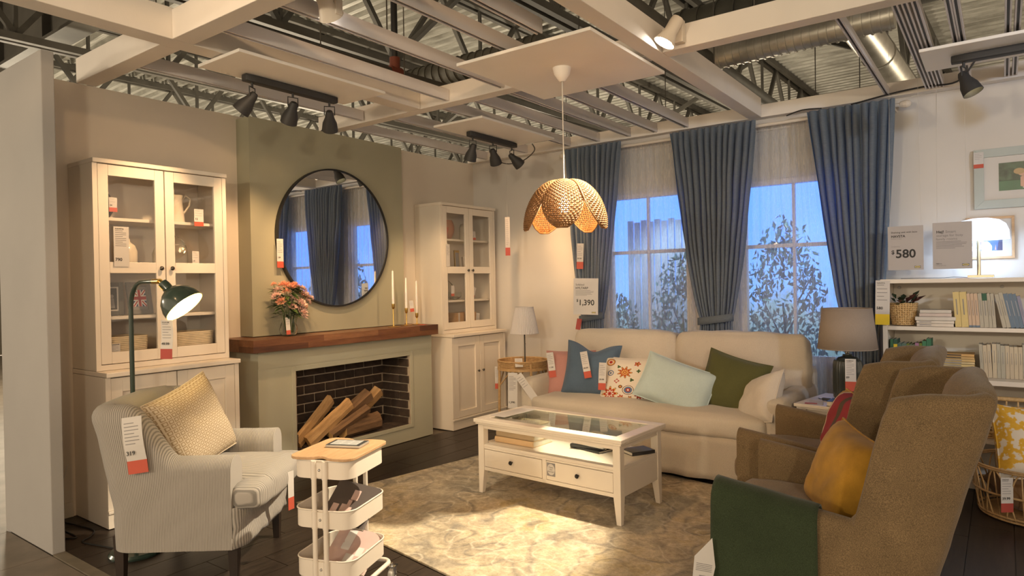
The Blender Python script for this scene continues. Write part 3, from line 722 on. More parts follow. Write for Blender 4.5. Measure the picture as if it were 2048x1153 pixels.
# --- price tags: card in local XZ plane facing -Y
def price_tag(lab, loc, rot, w_, h, price=None, red=.22, head=None, redmat='red', band=True, group=None, lines=6, name='price_tag', foot=True, bend=0):
    t = thing(name, lab, 'price tag', loc, rot=rot, group=group)
    hr = h * red if band else 0
    b = MB(); b.grid(lambda u, v: V((lerp(-w_/2, w_/2, u), bend*math.sin(v*PI), lerp(-h+hr, 0, v))), 1, 6); b.build('card', M['paper'], t, solid=.0012)
    if band: MB().box(-w_/2, w_/2, -.0006, .0006, -h, -h+hr).build('strip', M[redmat], t)
    p = MB(); y = -.0012 if not bend else -.0012
    z = -h*.10
    for i in range(lines):
        zz = z - h*.42*i/max(1, lines); L = w_*(.72 if i % 3 else .5); q = (zz + h - hr)/(h-hr) if h > hr else 0
        yy = bend*math.sin(max(0, min(1, q))*PI) - .0013
        p.add([(-w_*.4, yy, zz), (-w_*.4+L, yy, zz), (-w_*.4+L, yy, zz-h*.014), (-w_*.4, yy, zz-h*.014)], [(0, 3, 2, 1)])
    p.build('small_print', M['ink_grey'], t)
    if head: text(head, w_*.15, M['ink'], t, (-w_*.4, bend*math.sin(.15*PI) - (.004 if bend else .0016), -h*.075), bold=.01)
    if price: text(price, w_*.30, M['ink'], t, (-w_*.42, bend*math.sin(.2*PI) - (.006 if bend else .0016), -(h-hr)*.86), bold=.02)
    return t
FX = (0, 0, PI/2)        # card facing +X
FC = (0, 0, math.radians(36))
# --- contents of the left cabinet (shelves z = .922, 1.201, 1.493, 1.786)
def vase(name, lab, loc, prof, mat, n=28, cat='vase', parent=None):
    t = MB().lathe(prof, n).build(name, mat, None, loc, smooth=60); return tag(t, lab, cat)
vase('dark_vase', 'rounded black vase on the top shelf of the cabinet', (.22, -3.735, 1.787), [(0, 0), (.04, 0), (.062, .04), (.066, .08), (.05, .13), (.028, .16), (.024, .175), (0, .175)], M['black'])
price_tag('small price tag with red strip on the black vase', (.292, -3.70, 1.905), FX, .045, .085, '24', .3, lines=2)
jug = thing('enamel_jug', 'cream enamel jug with curved handle behind cabinet glass', 'jug', (.19, -3.285, 1.787))
MB().lathe([(0, 0), (.058, 0), (.06, .01), (.05, .11), (.046, .15), (.055, .178), (.053, .178), (.043, .15), (.0, .02)], 28).build('body', M['ceramic'], jug, smooth=60)
MB().tube([(0, .045, .15), (0, .075, .185), (0, .105, .165), (0, .098, .12), (0, .055, .06)], .0065, 8).build('handle', M['ceramic'], jug, smooth=60)
MB().lathe([(.054, .178), (.075, .19), (.056, .172)], 12, (0, 0, 0), 0, None, PI*1.25, PI*1.75).build('spout', M['ceramic'], jug, smooth=60)
price_tag('price tag with red strip hanging by the cream jug', (.341, -3.205, 1.87), FX, .062, .11, '12', .26, lines=3)
vase('bottle_vase', 'cream bottle shaped vase on the middle shelf', (.17, -3.58, 1.494), [(0, 0), (.055, 0), (.062, .02), (.062, .10), (.05, .135), (.024, .16), (.022, .18), (.016, .18), (.016, .15), (0, .15)], M['ceramic'])
price_tag('long white product sheet hanging inside the tall cabinet pane', (.341, -3.68, 1.73), FX, .085, .235, '790', 0, 'HAVSTA', band=False, lines=9, name='product_sheet')
vase('glass_dome', 'clear glass dome on the middle shelf of the flag cabinet', (.17, -3.29, 1.494), [(.085, 0), (.088, .10), (.075, .16), (.04, .20), (.012, .21), (.012, .225), (0, .228)], M['blown'], 32, 'glass dome')
price_tag('price tag with red strip leaning on the glass dome', (.30, -3.21, 1.60), FX, .045, .105, '19', .25, lines=3)
vase('glass_bottle', 'slim clear glass bottle beside the glass dome', (.20, -3.40, 1.494), [(0, .0), (.035, 0), (.036, .09), (.02, .13), (.016, .16), (.018, .165)], M['blown'], 24, 'bottle')
def photo_frame(lab, loc, ry, w_, h, rim, mats, art, rz=PI/2, tilt=-.15, depth=.014, matw=0.0):
    t = thing('photo_frame', lab, 'picture frame', loc, rot=(tilt, 0, rz)); r = rim
    MB().box(-w_/2, -w_/2+r, -depth, 0, 0, h).box(w_/2-r, w_/2, -depth, 0, 0, h).box(-w_/2+r, w_/2-r, -depth, 0, 0, r).box(-w_/2+r, w_/2-r, -depth, 0, h-r, h).build('frame', mats[0], t, bevel=.0015)
    MB().box(-w_/2+r, w_/2-r, -.006, 0, r, h-r).build('mat_board', mats[1], t)
    art(t, w_-2*r, h-2*r, r); return t
def flat_art(t, name, mat, polys, y):
    m = MB()
    for p in polys: m.add([(a, y, b) for a, b in p], [tuple(range(len(p)))])
    return m.build(name, mat, t)
def ell(cx, cy, rx, ry, n=16, a0=0): return [(cx + rx*math.cos(2*PI*k/n + a0), cy + ry*math.sin(2*PI*k/n + a0)) for k in range(n)]
def flag(t, w_, h, r):
    W_, Hh = w_*.42, h*.36; cx, cz = 0, r + h/2
    pt = lambda x, z: (cx + x*W_, cz + z*Hh)
    flat_art(t, 'blue_field', plain('flag blue', (.03, .04, .14), .6), [[pt(-1, -1), pt(1, -1), pt(1, 1), pt(-1, 1)]], -.0065)
    wh, rd = M['ink_white'], plain('flag red', (.42, .03, .035), .6)
    dg = lambda k: [[pt(-1, -1+k), pt(-1, -1), pt(-1+k, -1), pt(1, 1-k), pt(1, 1), pt(1-k, 1)], [pt(-1, 1-k), pt(-1+k, 1), pt(1, -1+k), pt(1, -1), pt(1-k, -1), pt(-1, 1)][0:0] or [pt(-1, 1), pt(-1, 1-k), pt(1-k, -1), pt(1, -1), pt(1, -1+k), pt(-1+k, 1)]]
    cr = lambda k: [[pt(-1, -k), pt(1, -k), pt(1, k), pt(-1, k)], [pt(-k, -1), pt(k, -1), pt(k, 1), pt(-k, 1)]]
    flat_art(t, 'white_saltire', wh, dg(.30), -.0068); flat_art(t, 'red_saltire', rd, dg(.12), -.0071)
    flat_art(t, 'white_cross', wh, cr(.32), -.0074); flat_art(t, 'red_cross', rd, cr(.2), -.0077)
def bw(t, w_, h, r):
    flat_art(t, 'print', M['ink'], [[(-w_*.42, r+h*.06), (w_*.42, r+h*.06), (w_*.42, r+h*.94), (-w_*.42, r+h*.94)]], -.0065)
    flat_art(t, 'print_shape', M['paper'], [ell(-w_*.08, r+h*.68, w_*.09, h*.08), [(-w_*.22, r+h*.12), (w_*.10, r+h*.12), (w_*.05, r+h*.6), (-w_*.18, r+h*.6)]], -.0068)
    flat_art(t, 'print_shape', M['ink_grey'], [ell(w_*.18, r+h*.6, w_*.08, h*.08), [(w_*.08, r+h*.12), (w_*.32, r+h*.12), (w_*.26, r+h*.52), (w_*.12, r+h*.52)]], -.0068)
grey = plain('grey frame', (.16, .15, .14), .6)
photo_frame('grey photo frame with a union flag card on the shelf', (.20, -3.515, 1.204), 0, .165, .20, .028, [grey, M['ink_grey']], flag, PI/2 + .25)
photo_frame('dark photo frame with a black and white couple print', (.20, -3.70, 1.204), 0, .16, .20, .026, [M['steel_dark'], M['paper']], bw, PI/2 - .35)
def rope_box(lab, loc, rz, w_, d, h):
    t = thing('rope_basket', lab, 'basket', loc, rz=rz); n = 14
    def ring(z, k): 
        sx, sy = w_/2*(1+.05*k), d/2*(1+.05*k); r = .03; P = []
        for (cx, cy, a) in ((sx-r, sy-r, 0), (-sx+r, sy-r, PI/2), (-sx+r, -sy+r, PI), (sx-r, -sy+r, 1.5*PI)):
            for q in range(4): P.append((cx + r*math.cos(a+q*PI/6), cy + r*math.sin(a+q*PI/6), z))
        return P
    for i in range(n):
        MB().tube(ring(h*(i+.5)/n, i/n), h/n*.55, 6, True).build('coil', M['rope_tan' if i < n*.36 else 'rope'], t, smooth=60)
    MB().box(-w_/2+.01, w_/2-.01, -d/2+.01, d/2-.01, .001, .006).build('base', M['rope_tan'], t)
rope_box('cream and tan rope basket on the bottom shelf by the product card', (.17, -3.63, .923), PI/2, .24, .20, .155)
rope_box('cream and tan rope basket on the bottom shelf under the lamp shade', (.17, -3.22, .923), PI/2, .27, .20, .155)
price_tag('white product card leaning in front of a rope basket', (.305, -3.715, 1.04), FX, .062, .105, None, 0, 'LAUNGSAM', band=False, lines=6)
# --- contents of the corner cabinet
vase('glass_jar', 'silver flecked glass jar in the corner cabinet', (.20, -.775, 1.787), [(0, 0), (.045, 0), (.05, .04), (.045, .09), (.028, .12), (.03, .14)], M['blown'], 24, 'jar')
price_tag('orange tag on the glass jar in the corner cabinet', (.285, -.745, 1.90), (.0, .35, PI/2), .045, .11, None, 1.0, lines=0)
tv = MB().grid(lambda u, v: V(((.05+.03*math.sin(v*3))*math.cos(u*2*PI), (.075*math.sin(.4+v*1.9)+.012)*math.sin(u*2*PI), v*.19)), 24, 8, True).build('terracotta_vase', M['terracotta'], None, (.16, -.625, 1.787), smooth=60); tag(tv, 'flat terracotta vase behind the orange tag', 'vase')
vase('white_vase', 'white rounded cylinder vase in the corner cabinet', (.18, -.36, 1.787), [(0, 0), (.055, 0), (.06, .02), (.06, .13), (.045, .165), (.0, .18)], M['ceramic'])
price_tag('price tag with red strip at the foot of the white vase', (.30, -.375, 1.875), (-.1, 0, PI/2), .055, .085, '29', .25, lines=2)
def leaning_frame(lab, loc, rz, w_, h, m1, m2, tilt): 
    t = thing('leaning_frame', lab, 'picture frame', loc, rot=(tilt, 0, rz))
    MB().box(-w_/2, w_/2, -.015, 0, 0, h).build('frame', m1, t, bevel=.002); MB().box(-w_*.38, w_*.38, -.0165, -.015, h*.12, h*.88).build('print', m2, t)
leaning_frame('small dark print leaning on the middle shelf of the corner cabinet', (.2, -.74, 1.494), PI/2, .10, .14, M['white'], M['ink'], -.25)
leaning_frame('gold rimmed clock card beside the corner cabinet stile', (.22, -.545, 1.494), PI/2, .07, .19, M['brass'], M['ink_grey'], -.06)
leaning_frame('thin cream print standing at the right of the corner cabinet', (.2, -.42, 1.494), PI/2 + .9, .09, .13, M['white'], M['brass_pale'], -.1)
price_tag('white product sheet behind the left pane of the corner cabinet', (.341, -.805, 1.73), FX, .05, .21, None, 0, band=False, lines=8, name='product_sheet')
vase('glass_dome', 'clear glass dome in the corner cabinet', (.17, -.66, 1.202), [(.08, 0), (.085, .08), (.07, .15), (.035, .185), (0, .19)], M['blown'], 32, 'glass dome')
vase('glass_bowl', 'wide ribbed glass bowl in the corner cabinet', (.22, -.60, 1.202), [(0, .004), (.05, .004), (.075, .03), (.08, .075), (.077, .075), (.07, .03), (0, .012)], M['blown'], 28, 'bowl')
price_tag('price tag with red strip inside the glass dome of the corner cabinet', (.29, -.69, 1.34), FX, .045, .10, None, .24, lines=3)
price_tag('tilted price tag with red strip on the right shelf of the corner cabinet', (.24, -.30, 1.32), (0, .35, PI/2), .055, .105, None, .24, lines=3)
tr = thing('green_tape_reel', 'green reel with pale hub on the bottom shelf', 'reel', (.2, -.79, .99), rot=(0, PI/2, 0))
MB().lathe([(.02, -.02), (.06, -.02), (.06, .02), (.02, .02), (.02, -.02)], 28).build('ring', M['jute'], tr, smooth=40); MB().lathe([(0, .021), (.018, .021)], 16).lathe([(.0, -.02), (.02, -.02), (.02, .02), (0, .021)], 16).build('hub', M['paper'], tr)
def wrapped_box(lab, loc, d, mat):
    t = thing('wrapped_box', lab, 'box', loc); MB().box(-d[0]/2, d[0]/2, -d[1]/2, d[1]/2, 0, d[2]).build('body', mat, t, bevel=.003)
    MB().box(-d[0]/2-.001, d[0]/2+.001, -d[1]*.42, -d[1]*.2, .004, d[2]+.001).build('paper_band', M['paper'], t)
wrapped_box('small cream box with paper band on the bottom shelf', (.2, -.685, .923), (.12, .10, .055), M['rope'])
wrapped_box('wooden box split by the stile on the bottom shelf', (.17, -.53, .923), (.16, .09, .15), M['oak_lid'])
wrapped_box('wooden lidded box with white card on the bottom shelf', (.17, -.37, .923), (.18, .13, .15), M['oak_lid'])
price_tag('white card leaning on the wooden lidded box', (.29, -.315, 1.06), (0, .12, PI/2), .05, .125, None, 0, band=False, lines=6)
# ------------------------------------------------------------------ cushions
def cushion(lab, loc, rot, w_, h, th, mat, seed=0, ears=.06, sag=.0, pipe=None, name='cushion', wr=.010, dent=0, group=None):
    t = thing(name, lab, 'cushion', loc, rot=rot, group=group)
    def f(sgn):
        def g(u, v):
            x, z = 2*u-1, 2*v-1
            e = (1-x**4)*(1-z**4); prof = max(0, e)**.55
            kx = 1 - ears*(1-z*z)*1.0; kz = 1 - ears*(1-x*x)*1.0
            nz = noise.noise(V((x*2+seed, z*2, sgn)))*wr + noise.noise(V((x*5, z*5+seed, sgn)))*wr*.4
            zz = h/2*z*kz
            if dent: zz -= dent*max(0, z)*math.exp(-(x/.45)**2)
            return V((w_/2*x*kx, sgn*(th/2*prof + nz*prof), zz + sag*x*x))
        return g
    b = MB(); b.grid(f(-1), 22, 22); b.grid(f(1), 22, 22, flip=True)
    b.build('cover', mat, t, smooth=180)
    g0 = f(0.0001); P = []
    for k in range(22): P.append(g0(k/22, 0))
    for k in range(22): P.append(g0(1, k/22))
    for k in range(22): P.append(g0(1-k/22, 1))
    for k in range(22): P.append(g0(0, 1-k/22))
    MB().tube(P, .0045, 6, True).build('seam', pipe or mat, t, smooth=180)
    return t
# ------------------------------------------------------------------ sofa
sf = thing('sofa', 'off white slipcovered sofa with two tall back cushions under the window', 'sofa', (0, 0, 0))
XA, XB, YF, YBK = 1.42, 3.45, -1.24, -.24
rbox(XA+.13, XB-.13, YF+.02, YBK-.02, .06, .36, 'base', M['sofa'], sf, .03, wr=.004)
rbox(XA+.135, XB-.135, YF-.01, YBK-.22, .31, .475, 'seat_cushion', M['sofa'], sf, .05, puff=.025, wr=.008, n=22)
rbox(XA, XA+.145, YF+.03, YBK-.04, .05, .60, 'arm', M['sofa'], sf, .05, puff=.008, wr=.006, n=14)
rbox(XB-.145, XB, YF+.03, YBK-.04, .05, .60, 'arm', M['sofa'], sf, .05, puff=.008, wr=.006, n=14, seed=5)
rbox(XA+.02, XB-.02, YBK-.14, YBK, .05, .72, 'back', M['sofa'], sf, .04, wr=.004)
xm = 2.465
rbox(XA+.14, xm-.004, -.115, .115, -.27, .27, 'back_cushion', M['sofa'], sf, .045, puff=.028, wr=.012, n=24, rot=(-.17, 0, 0), loc=(0, YBK-.25, .665), seed=2)
rbox(xm+.004, XB-.04, -.115, .115, -.27, .275, 'back_cushion', M['sofa'], sf, .045, puff=.028, wr=.012, n=24, rot=(-.17, 0, 0), loc=(0, YBK-.25, .665), seed=9)
sk = MB()
sk.grid(lambda u, v: V((lerp(XA+.14, XB-.14, u), YF + .012*math.sin(u*41)*(1-v)**1 - .004*noise.noise(V((u*30, v*4, 0))), lerp(.045, .33, v))), 90, 6)
sk.build('skirt', M['sofa'], sf, smooth=180, solid=.004)
for (x, y) in ((XA+.08, YF+.12), (XB-.08, YF+.12), (XA+.08, YBK-.12), (XB-.08, YBK-.12)): MB().box(x-.025, x+.025, y-.025, y+.025, .0135, .06).build('foot', M['darkleg'], sf)
# sofa cushions: local x width, z height, y thickness
cushion('dusty pink cushion leaning on the sofa arm under the rattan table', (1.70, -.86, .615), (-.30, 0, math.radians(30)), .40, .37, .14, M['pink'], 1)
cushion('slate blue cushion with pointed corners on the sofa', (1.905, -.90, .655), (-.25, math.radians(5), math.radians(12)), .44, .44, .16, M['bluec'], 2, dent=.06, ears=.08)
cushion('cream cushion with suzani flower print on the sofa', (2.27, -.94, .60), (-.50, 0, math.radians(8)), .46, .38, .14, M['floral'], 3)
cushion('pale mint rectangular cushion leaning across the floral one', (2.655, -1.02, .61), (-.40, math.radians(17), math.radians(4)), .53, .34, .15, M['mint'], 4, ears=.05)
cushion('olive green cushion with flanged edge on the sofa', (3.01, -.90, .62), (-.32, math.radians(14), math.radians(-2)), .44, .42, .15, M['olive'], 5, ears=.08)
cushion('cream linen cushion fallen against the sofa arm', (3.235, -1.02, .555), (-.45, math.radians(-18), math.radians(-42)), .42, .36, .16, M['creamc'], 6, ears=.09)
price_tag('price tag with red strip hanging from the pink cushion', (1.585, -1.0, .79), (-.05, -.12, math.radians(30)), .055, .20, '11.99', .27, lines=6, bend=.01)
price_tag('price tag with red strip hanging from the blue cushion', (1.915, -1.03, .815), (-.05, -.16, math.radians(34)), .055, .205, '29.99', .25, lines=6, bend=.012)
price_tag('price tag with red strip hanging from the floral cushion', (2.105, -1.07, .745), (-.02, .06, math.radians(34)), .055, .205, '29.99', .25, lines=6, bend=.01)
price_tag('grey price sheet on the sofa arm beside the rattan table', (1.40, -1.255, .645), (0, .02, math.radians(28)), .075, .28, '1,390', 0, band=False, lines=10)
price_tag('narrow white washing guide tag draped on the sofa arm', (1.455, -1.26, .635), (0, -.6, math.radians(28)), .06, .24, None, 0, band=False, lines=5)
# ------------------------------------------------------------------ coffee table
ct = thing('coffee_table', 'white coffee table with glass top, open shelf and two drawers', 'table', (2.325, -1.955, .013), math.radians(-2.6))
a, b_ = .52, .248
fr = MB(); zt = .477; rw = .075
fr.box(-a-.02, a+.02, -b_-.02, -b_-.02+rw, zt-.024, zt).box(-a-.02, a+.02, b_+.02-rw, b_+.02, zt-.024, zt).box(-a-.02, -a-.02+rw, -b_-.02+rw, b_+.02-rw, zt-.024, zt).box(a+.02-rw, a+.02, -b_-.02+rw, b_+.02-rw, zt-.024, zt)
fr.build('top_frame', M['white'], ct, bevel=.004)
MB().box(-a-.012, a+.012, -b_-.012, b_+.012, zt-.034, zt-.0245).build('moulding', M['white'], ct, bevel=.003).data
for ch in list(ct.children):
    if ch.name.startswith('moulding'): bpy.data.objects.remove(ch)
mo = MB()
for (x0, x1, y0, y1) in ((-a-.012, a+.012, -b_-.012, -b_+.04), (-a-.012, a+.012, b_-.04, b_+.012), (-a-.012, -a+.04, -b_+.04, b_-.04), (a-.04, a+.012, -b_+.04, b_-.04)): mo.box(x0, x1, y0, y1, zt-.036, zt-.0245)
mo.build('moulding', M['white'], ct, bevel=.003)
MB().box(-a-.02+rw, a+.02-rw, -b_-.02+rw, b_+.02-rw, zt-.010, zt-.004).build('glass_top', M['glass_table'], ct)
for sx in (-1, 1):
    for sy in (-1, 1):
        x, y = sx*(a-.024), sy*(b_-.024); L = MB(); h0 = .148; q = .023
        def rng(z, k): return [(x - sx*0 + (p*q if (p*sx > 0) else p*q*k), y + (r*q if r*sy > 0 else r*q*k), z) for p, r in ((-1, -1), (1, -1), (1, 1), (-1, 1))]
        vs = rng(0, .25) + rng(h0, 1) + rng(zt-.0365, 1)
        L.add(vs, [(3, 2, 1, 0)] + [(i*4+k, i*4+(k+1) % 4, (i+1)*4+(k+1) % 4, (i+1)*4+k) for i in range(2) for k in range(4)] + [(8, 9, 10, 11)])
        L.build('leg', M['white'], ct, bevel=.002)
cs = MB(); za, zb = .148, .315
cs.box(-a+.008, a-.008, -b_+.008, b_-.008, zb-.018, zb).box(-a+.048, a-.048, -b_+.012, b_-.012, za, za+.02)
cs.box(-a+.006, -a+.02, -b_+.047, b_-.047, za, zb-.018).box(a-.02, a-.006, -b_+.047, b_-.047, za, zb-.018).box(-a+.048, a-.048, b_-.02, b_-.008, za+.02, zb-.018)
cs.box(-.014, .014, -b_+.006, -b_+.03, za, zb-.018).box(-a+.048, a-.048, -b_+.006, -b_+.03, za-.0, za+.022).box(-a+.048, a-.048, -b_+.0065, -b_+.03, zb-.03, zb-.0181)
cs.build('shelf_box', M['white'], ct, bevel=.0015)
ap = MB()
for sy in (-1, 1): ap.box(-a+.048, a-.048, sy*(b_-.012)-.007, sy*(b_-.012)+.007, zt-.062, zt-.0365)
for sx in (-1, 1): ap.box(sx*(a-.012)-.007, sx*(a-.012)+.007, -b_+.048, b_-.048, zt-.062, zt-.0365)
ap.build('apron', M['white'], ct)
for k, (x0, x1) in enumerate(((-a+.050, -.017), (.017, a-.050))):
    dr = MB().box(x0, x1, -b_+.004, -b_+.02, za+.025, zb-.033).build('drawer', M['white'], ct, bevel=.002)
    MB().lathe([(0, .026), (.009, .025), (.0135, .018), (.010, .012), (.0055, .008), (.0055, 0)], 16, ((x0+x1)/2, -b_+.004, (za+zb)/2), 0, Matrix.Rotation(PI/2, 4, 'X')).build('knob', M['black'], dr, smooth=50)
    MB().box(x0+.02, x1-.02, -b_+.02, b_-.05, za+.03, za+.04).build('drawer_box', M['white_in'], dr)
stk = MB().box(.022, .082, -b_+.0032, -b_+.0039, zb-.118, zb-.040).build('sticker', M['ink_grey'], ct)
MB().add([(p[0], -b_+.0029, p[1]) for p in ell(.052, zb-.079, .028, .033, 24)], [tuple(range(24))]).build('sticker_disc', M['paper'], stk)
text('Open\nand\ndiscover!', .0135, M['ink'], stk, (.052, -b_+.0025, zb-.070), align='CENTER')
CTM = Matrix.Translation(ct.location) @ Matrix.Rotation(ct.rotation_euler.z, 4, 'Z')
def book(lab, loc, rot, w_, d, t_, mat, group=None, round_spine=True, name='book', pm='pages'):
    """lying book: width x (spine length) along x, depth y (spine at -y), thickness z"""
    t = thing(name, lab, 'book', loc, rot=rot, group=group); c = .0022
    b = MB().box(-w_/2, w_/2, -d/2, d/2, 0, c).box(-w_/2, w_/2, -d/2, d/2, t_-c, t_)
    if round_spine:
        n = 6; P = [(-d/2 - .25*t_*math.sin(PI*k/n), t_/2 - t_/2*math.cos(PI*k/n)) for k in range(n+1)]
        for k in range(n):
            (y0, z0), (y1, z1) = P[k], P[k+1]; b.add([(-w_/2, y0, z0), (w_/2, y0, z0), (w_/2, y1, z1), (-w_/2, y1, z1), (-w_/2, -d/2+c, z0), (w_/2, -d/2+c, z0), (w_/2, -d/2+c, z1), (-w_/2, -d/2+c, z1)], [(0, 1, 2, 3), (4, 7, 6, 5), (0, 4, 5, 1), (3, 2, 6, 7), (0, 3, 7, 4), (1, 5, 6, 2)])
    else: b.box(-w_/2, w_/2, -d/2, -d/2+c, 0, t_)
    b.build('cover', mat, t, bevel=.0006, seg=1)
    MB().box(-w_/2+.003, w_/2-.003, -d/2+c, d/2-.004, c, t_-c).build('pages', M[pm], t)
    return t
def on_table(x, y, z): return CTM @ V((x, y, z))
tan = plain('tan book cloth', (.58, .40, .22), .8, var=.05); cream = plain('cream book cloth', (.50, .37, .22), .8, var=.05)
zz = zb + .001
for i, (w_, d, t_, dx, dy, m, lb) in enumerate(((.31, .20, .038, -.02, -.01, tan, 'thick tan book at the bottom of the coffee table stack'), (.305, .20, .034, -.015, -.005, cream, 'tan cloth book second from the bottom of the coffee table stack'), (.27, .18, .028, -.01, .0, tan, 'smaller tan book third from the bottom of the coffee table stack'), (.265, .18, .028, -.008, .0, cream, 'smaller tan book on top of the coffee table stack'))):
    p = on_table(-.28 + dx, -.04 + dy, zz); book(lb, p, (0, 0, math.radians(-3)), w_, d, t_, m); zz += t_ + .0005
zz = zb + .001; blk = plain('black book cover', (.03, .028, .028), .4); wht = plain('white book cover', (.62, .58, .52), .5)
for i, (w_, d, t_, dx, dy, rz, m, lb) in enumerate(((.24, .17, .012, .0, 0, -14, blk, 'thin black magazine at the bottom of the small stack'), (.235, .17, .016, -.01, .01, 4, blk, 'black and white book second in the small stack'), (.22, .16, .014, .02, .0, -10, wht, 'white magazine third in the small stack'), (.17, .13, .022, -.02, .01, -6, wht, 'small thick white book on top of the small stack'))):
    p = on_table(.16 + dx, .06 + dy, zz); book(lb, p, (0, 0, math.radians(rz)), w_, d, t_, m, round_spine=False); zz += t_ + .0005
book('black book at the far end of the coffee table shelf', on_table(.43, .12, zb+.001), (0, 0, math.radians(60)), .16, .12, .02, blk, round_spine=False)
# paper on the glass
pp = tag(MB().box(-.06, .06, -.16, .16, 0, .0012).build('price_sheet', M['paper'], None, on_table(-.44, .02, zt+.0005), (0, 0, math.radians(-4))), 'white price sheet lying on the glass table top corner', 'paper')
# ------------------------------------------------------------------ rug
rg = MB(); rw_, rh_ = 3.0, 2.05
rg.box(0, rw_, 0, rh_, 0.0005, .012)
ro = tag(rg.build('rug', M['rug'], None, (.955, -2.955, 0), (0, 0, math.radians(-9.5)), bevel=.004), 'large faded beige patterned rug under the coffee table', 'rug')
# ------------------------------------------------------------------ upholstered shells (arm - back - arm)
def shell_fns(hw, xf, xb, rc, top, th, lean, z0, zin, wr, seed, flare=0, sag=0):
    """returns col(t,k): k in 0..1 runs outer bottom -> top roll -> inner bottom; t in 0..1 runs arm front -> back -> other arm front"""
    La = xf - xb - rc; Lc = rc*PI/2; Lb = 2*(hw - rc); T = 2*La + 2*Lc + Lb
    def plan(t):
        s = t * T; sg = -1
        if s > T/2: s = T - s; sg = 1
        if s < La: p = (xf - s, hw); n = (0, 1)
        elif s < La + Lc:
            a = (s - La)/rc; p = (xb + rc - rc*math.sin(a), hw - rc + rc*math.cos(a)); n = (-math.sin(a), math.cos(a))
        else: p = (xb, hw - rc - (s - La - Lc)); n = (-1, 0)
        return V((p[0], sg*p[1], 0)), V((n[0], sg*n[1], 0)), p[0], sg*p[1]
    def col(t, k, off=0, zmin=None, zi=None):
        p, n, px, py = plan(t); tp = top(px, py); h = th(px, py) ; zb = z0 if zmin is None else zmin; zi_ = zin if zi is None else zi
        r = h/2; wb = 1 - sstep(xb, xb + .36, px)
        if k < .5: q = k/.5; o = 0; z = lerp(zb, tp - r, q); d = off
        elif k < .72:
            a = (k - .5)/.22*PI; o = r - r*math.cos(a); z = tp - r + (r + off)*math.sin(a); d = off*math.cos(a)
        else: q = (k - .72)/.28; o = h; z = lerp(tp - r, zi_, q); d = -off
        w_ = wr*(noise.noise(V((t*9+seed, z*4, 1))) + .6*noise.noise(V((t*20+z*9, z*7+seed, 3))))
        sh = lean*max(0, z - .36)*wb; fl_ = flare*max(0, z - .3)*(1 if abs(n.y) > .5 else 0)
        return p + n*(-o + d + w_ + fl_) + V((-sh, 0, z))
    return col, plan
def shell(t, name, mat, col, nt=84, nk=40):
    b = MB(); b.grid(lambda u, v: col(u, v), nt, nk, flip=True)
    for e in (0, 1):
        P = [col(e, k/nk) for k in range(nk+1)]; b.add(P, [tuple(range(nk+1)) if e else tuple(range(nk+1))[::-1]])
    return b.build(name, mat, t, smooth=70)
# ------------------------------------------------------------------ wing chairs
def wing_chair(lab, loc, rz):
    t = thing('wing_chair', lab, 'armchair', loc, rz, group=None)
    def top(px, py): 
        w_ = sstep(-.055, -.115, px); base = lerp(.618, .548, (.375-px)/.46)
        return lerp(base, .985 + .03*(1-(py/.4)**2)*sstep(-.20, -.30, px) - .02*sstep(-.18, -.10, px), w_)
    th = lambda px, py: lerp(.105, .085, sstep(.1, -.1, px)) + .05*sstep(-.2, -.30, px)*(1 - abs(py)/.41)
    col, plan = shell_fns(.41, .375, -.305, .13, top, th, .27, .10, .36, .006, 3 if loc[1] < -2 else 8, flare=.03)
    shell(t, 'back_and_wings', M['wing'], col, 170, 44)
    rbox(-.24, .43, -.30, .30, .32, .46, 'seat_cushion', M['wing'], t, .045, puff=.02, wr=.006, n=16)
    rbox(-.24, .39, -.305, .305, .10, .325, 'seat_frame', M['wing'], t, .02, wr=.003)
    for (x, y) in ((.33, .34), (.33, -.34), (-.29, .28), (-.29, -.28)):
        MB().add([(x + p*(.022 if z else .014), y + q*(.022 if z else .014), z) for z in (0.013, .11) for p, q in ((-1, -1), (1, -1), (1, 1), (-1, 1))], [(3, 2, 1, 0), (4, 5, 6, 7)] + [(k, (k+1) % 4, 4+(k+1) % 4, 4+k) for k in range(4)]).build('leg', M['darkleg'], t)
    return t, col, plan
RA = math.radians(180 + 4.3); RB = math.radians(180 + .8)
wa, colA, planA = wing_chair('taupe wing chair with green throw over its arm', (4.02, -2.69, 0), RA)
wb_, colB, planB = wing_chair('taupe wing chair holding the red striped cushion', (3.835, -1.80, 0), RB)
MA = Matrix.Translation((4.02, -2.69, 0)) @ Matrix.Rotation(RA, 4, 'Z'); MBm = Matrix.Translation((3.835, -1.80, 0)) @ Matrix.Rotation(RB, 4, 'Z')
# green throw over the near arm (t small or large = near side)
La_T = None
def throw_pt(u, v):
    # u along the arm from front backwards, v from outside hem over the top to the inside
    p = colA(1 - (.0 + u*.165), v, off=.014, zmin=.10 + .05*u, zi=.44)
    return p
tw = thing('throw_blanket', 'dark green throw draped over the wing chair arm', 'blanket', (0, 0, 0))
b = MB(); b.grid(lambda u, v: MA @ (throw_pt(u, v) + V((.012*math.sin(v*5)*(1-u), 0, .003*noise.noise(V((u*6, v*9, 0)))))), 22, 40)
def front_flap(u, v):
    e = throw_pt(0, .04 + v*.68); k = u*.030
    return MA @ (e + V((.012 + k*.6, 0, -u*.05*(v > .5))))
b.build('cloth', M['throw'], tw, smooth=180, solid=.006)
lbp = MA @ (throw_pt(0.03, .36) + V((.02, .03, 0)))
lb = thing('care_label', 'white cloth care label hanging from the green throw', 'label', lbp, rot=(0, .15, math.radians(28)))
MB().prism([(-.035, -.18), (.03, -.185), (.036, -.10), (.012, 0), (-.04, -.075)], .002, Matrix.Rotation(PI/2, 4, 'X')).build('cloth', M['paper'], lb)
sp_ = MB()
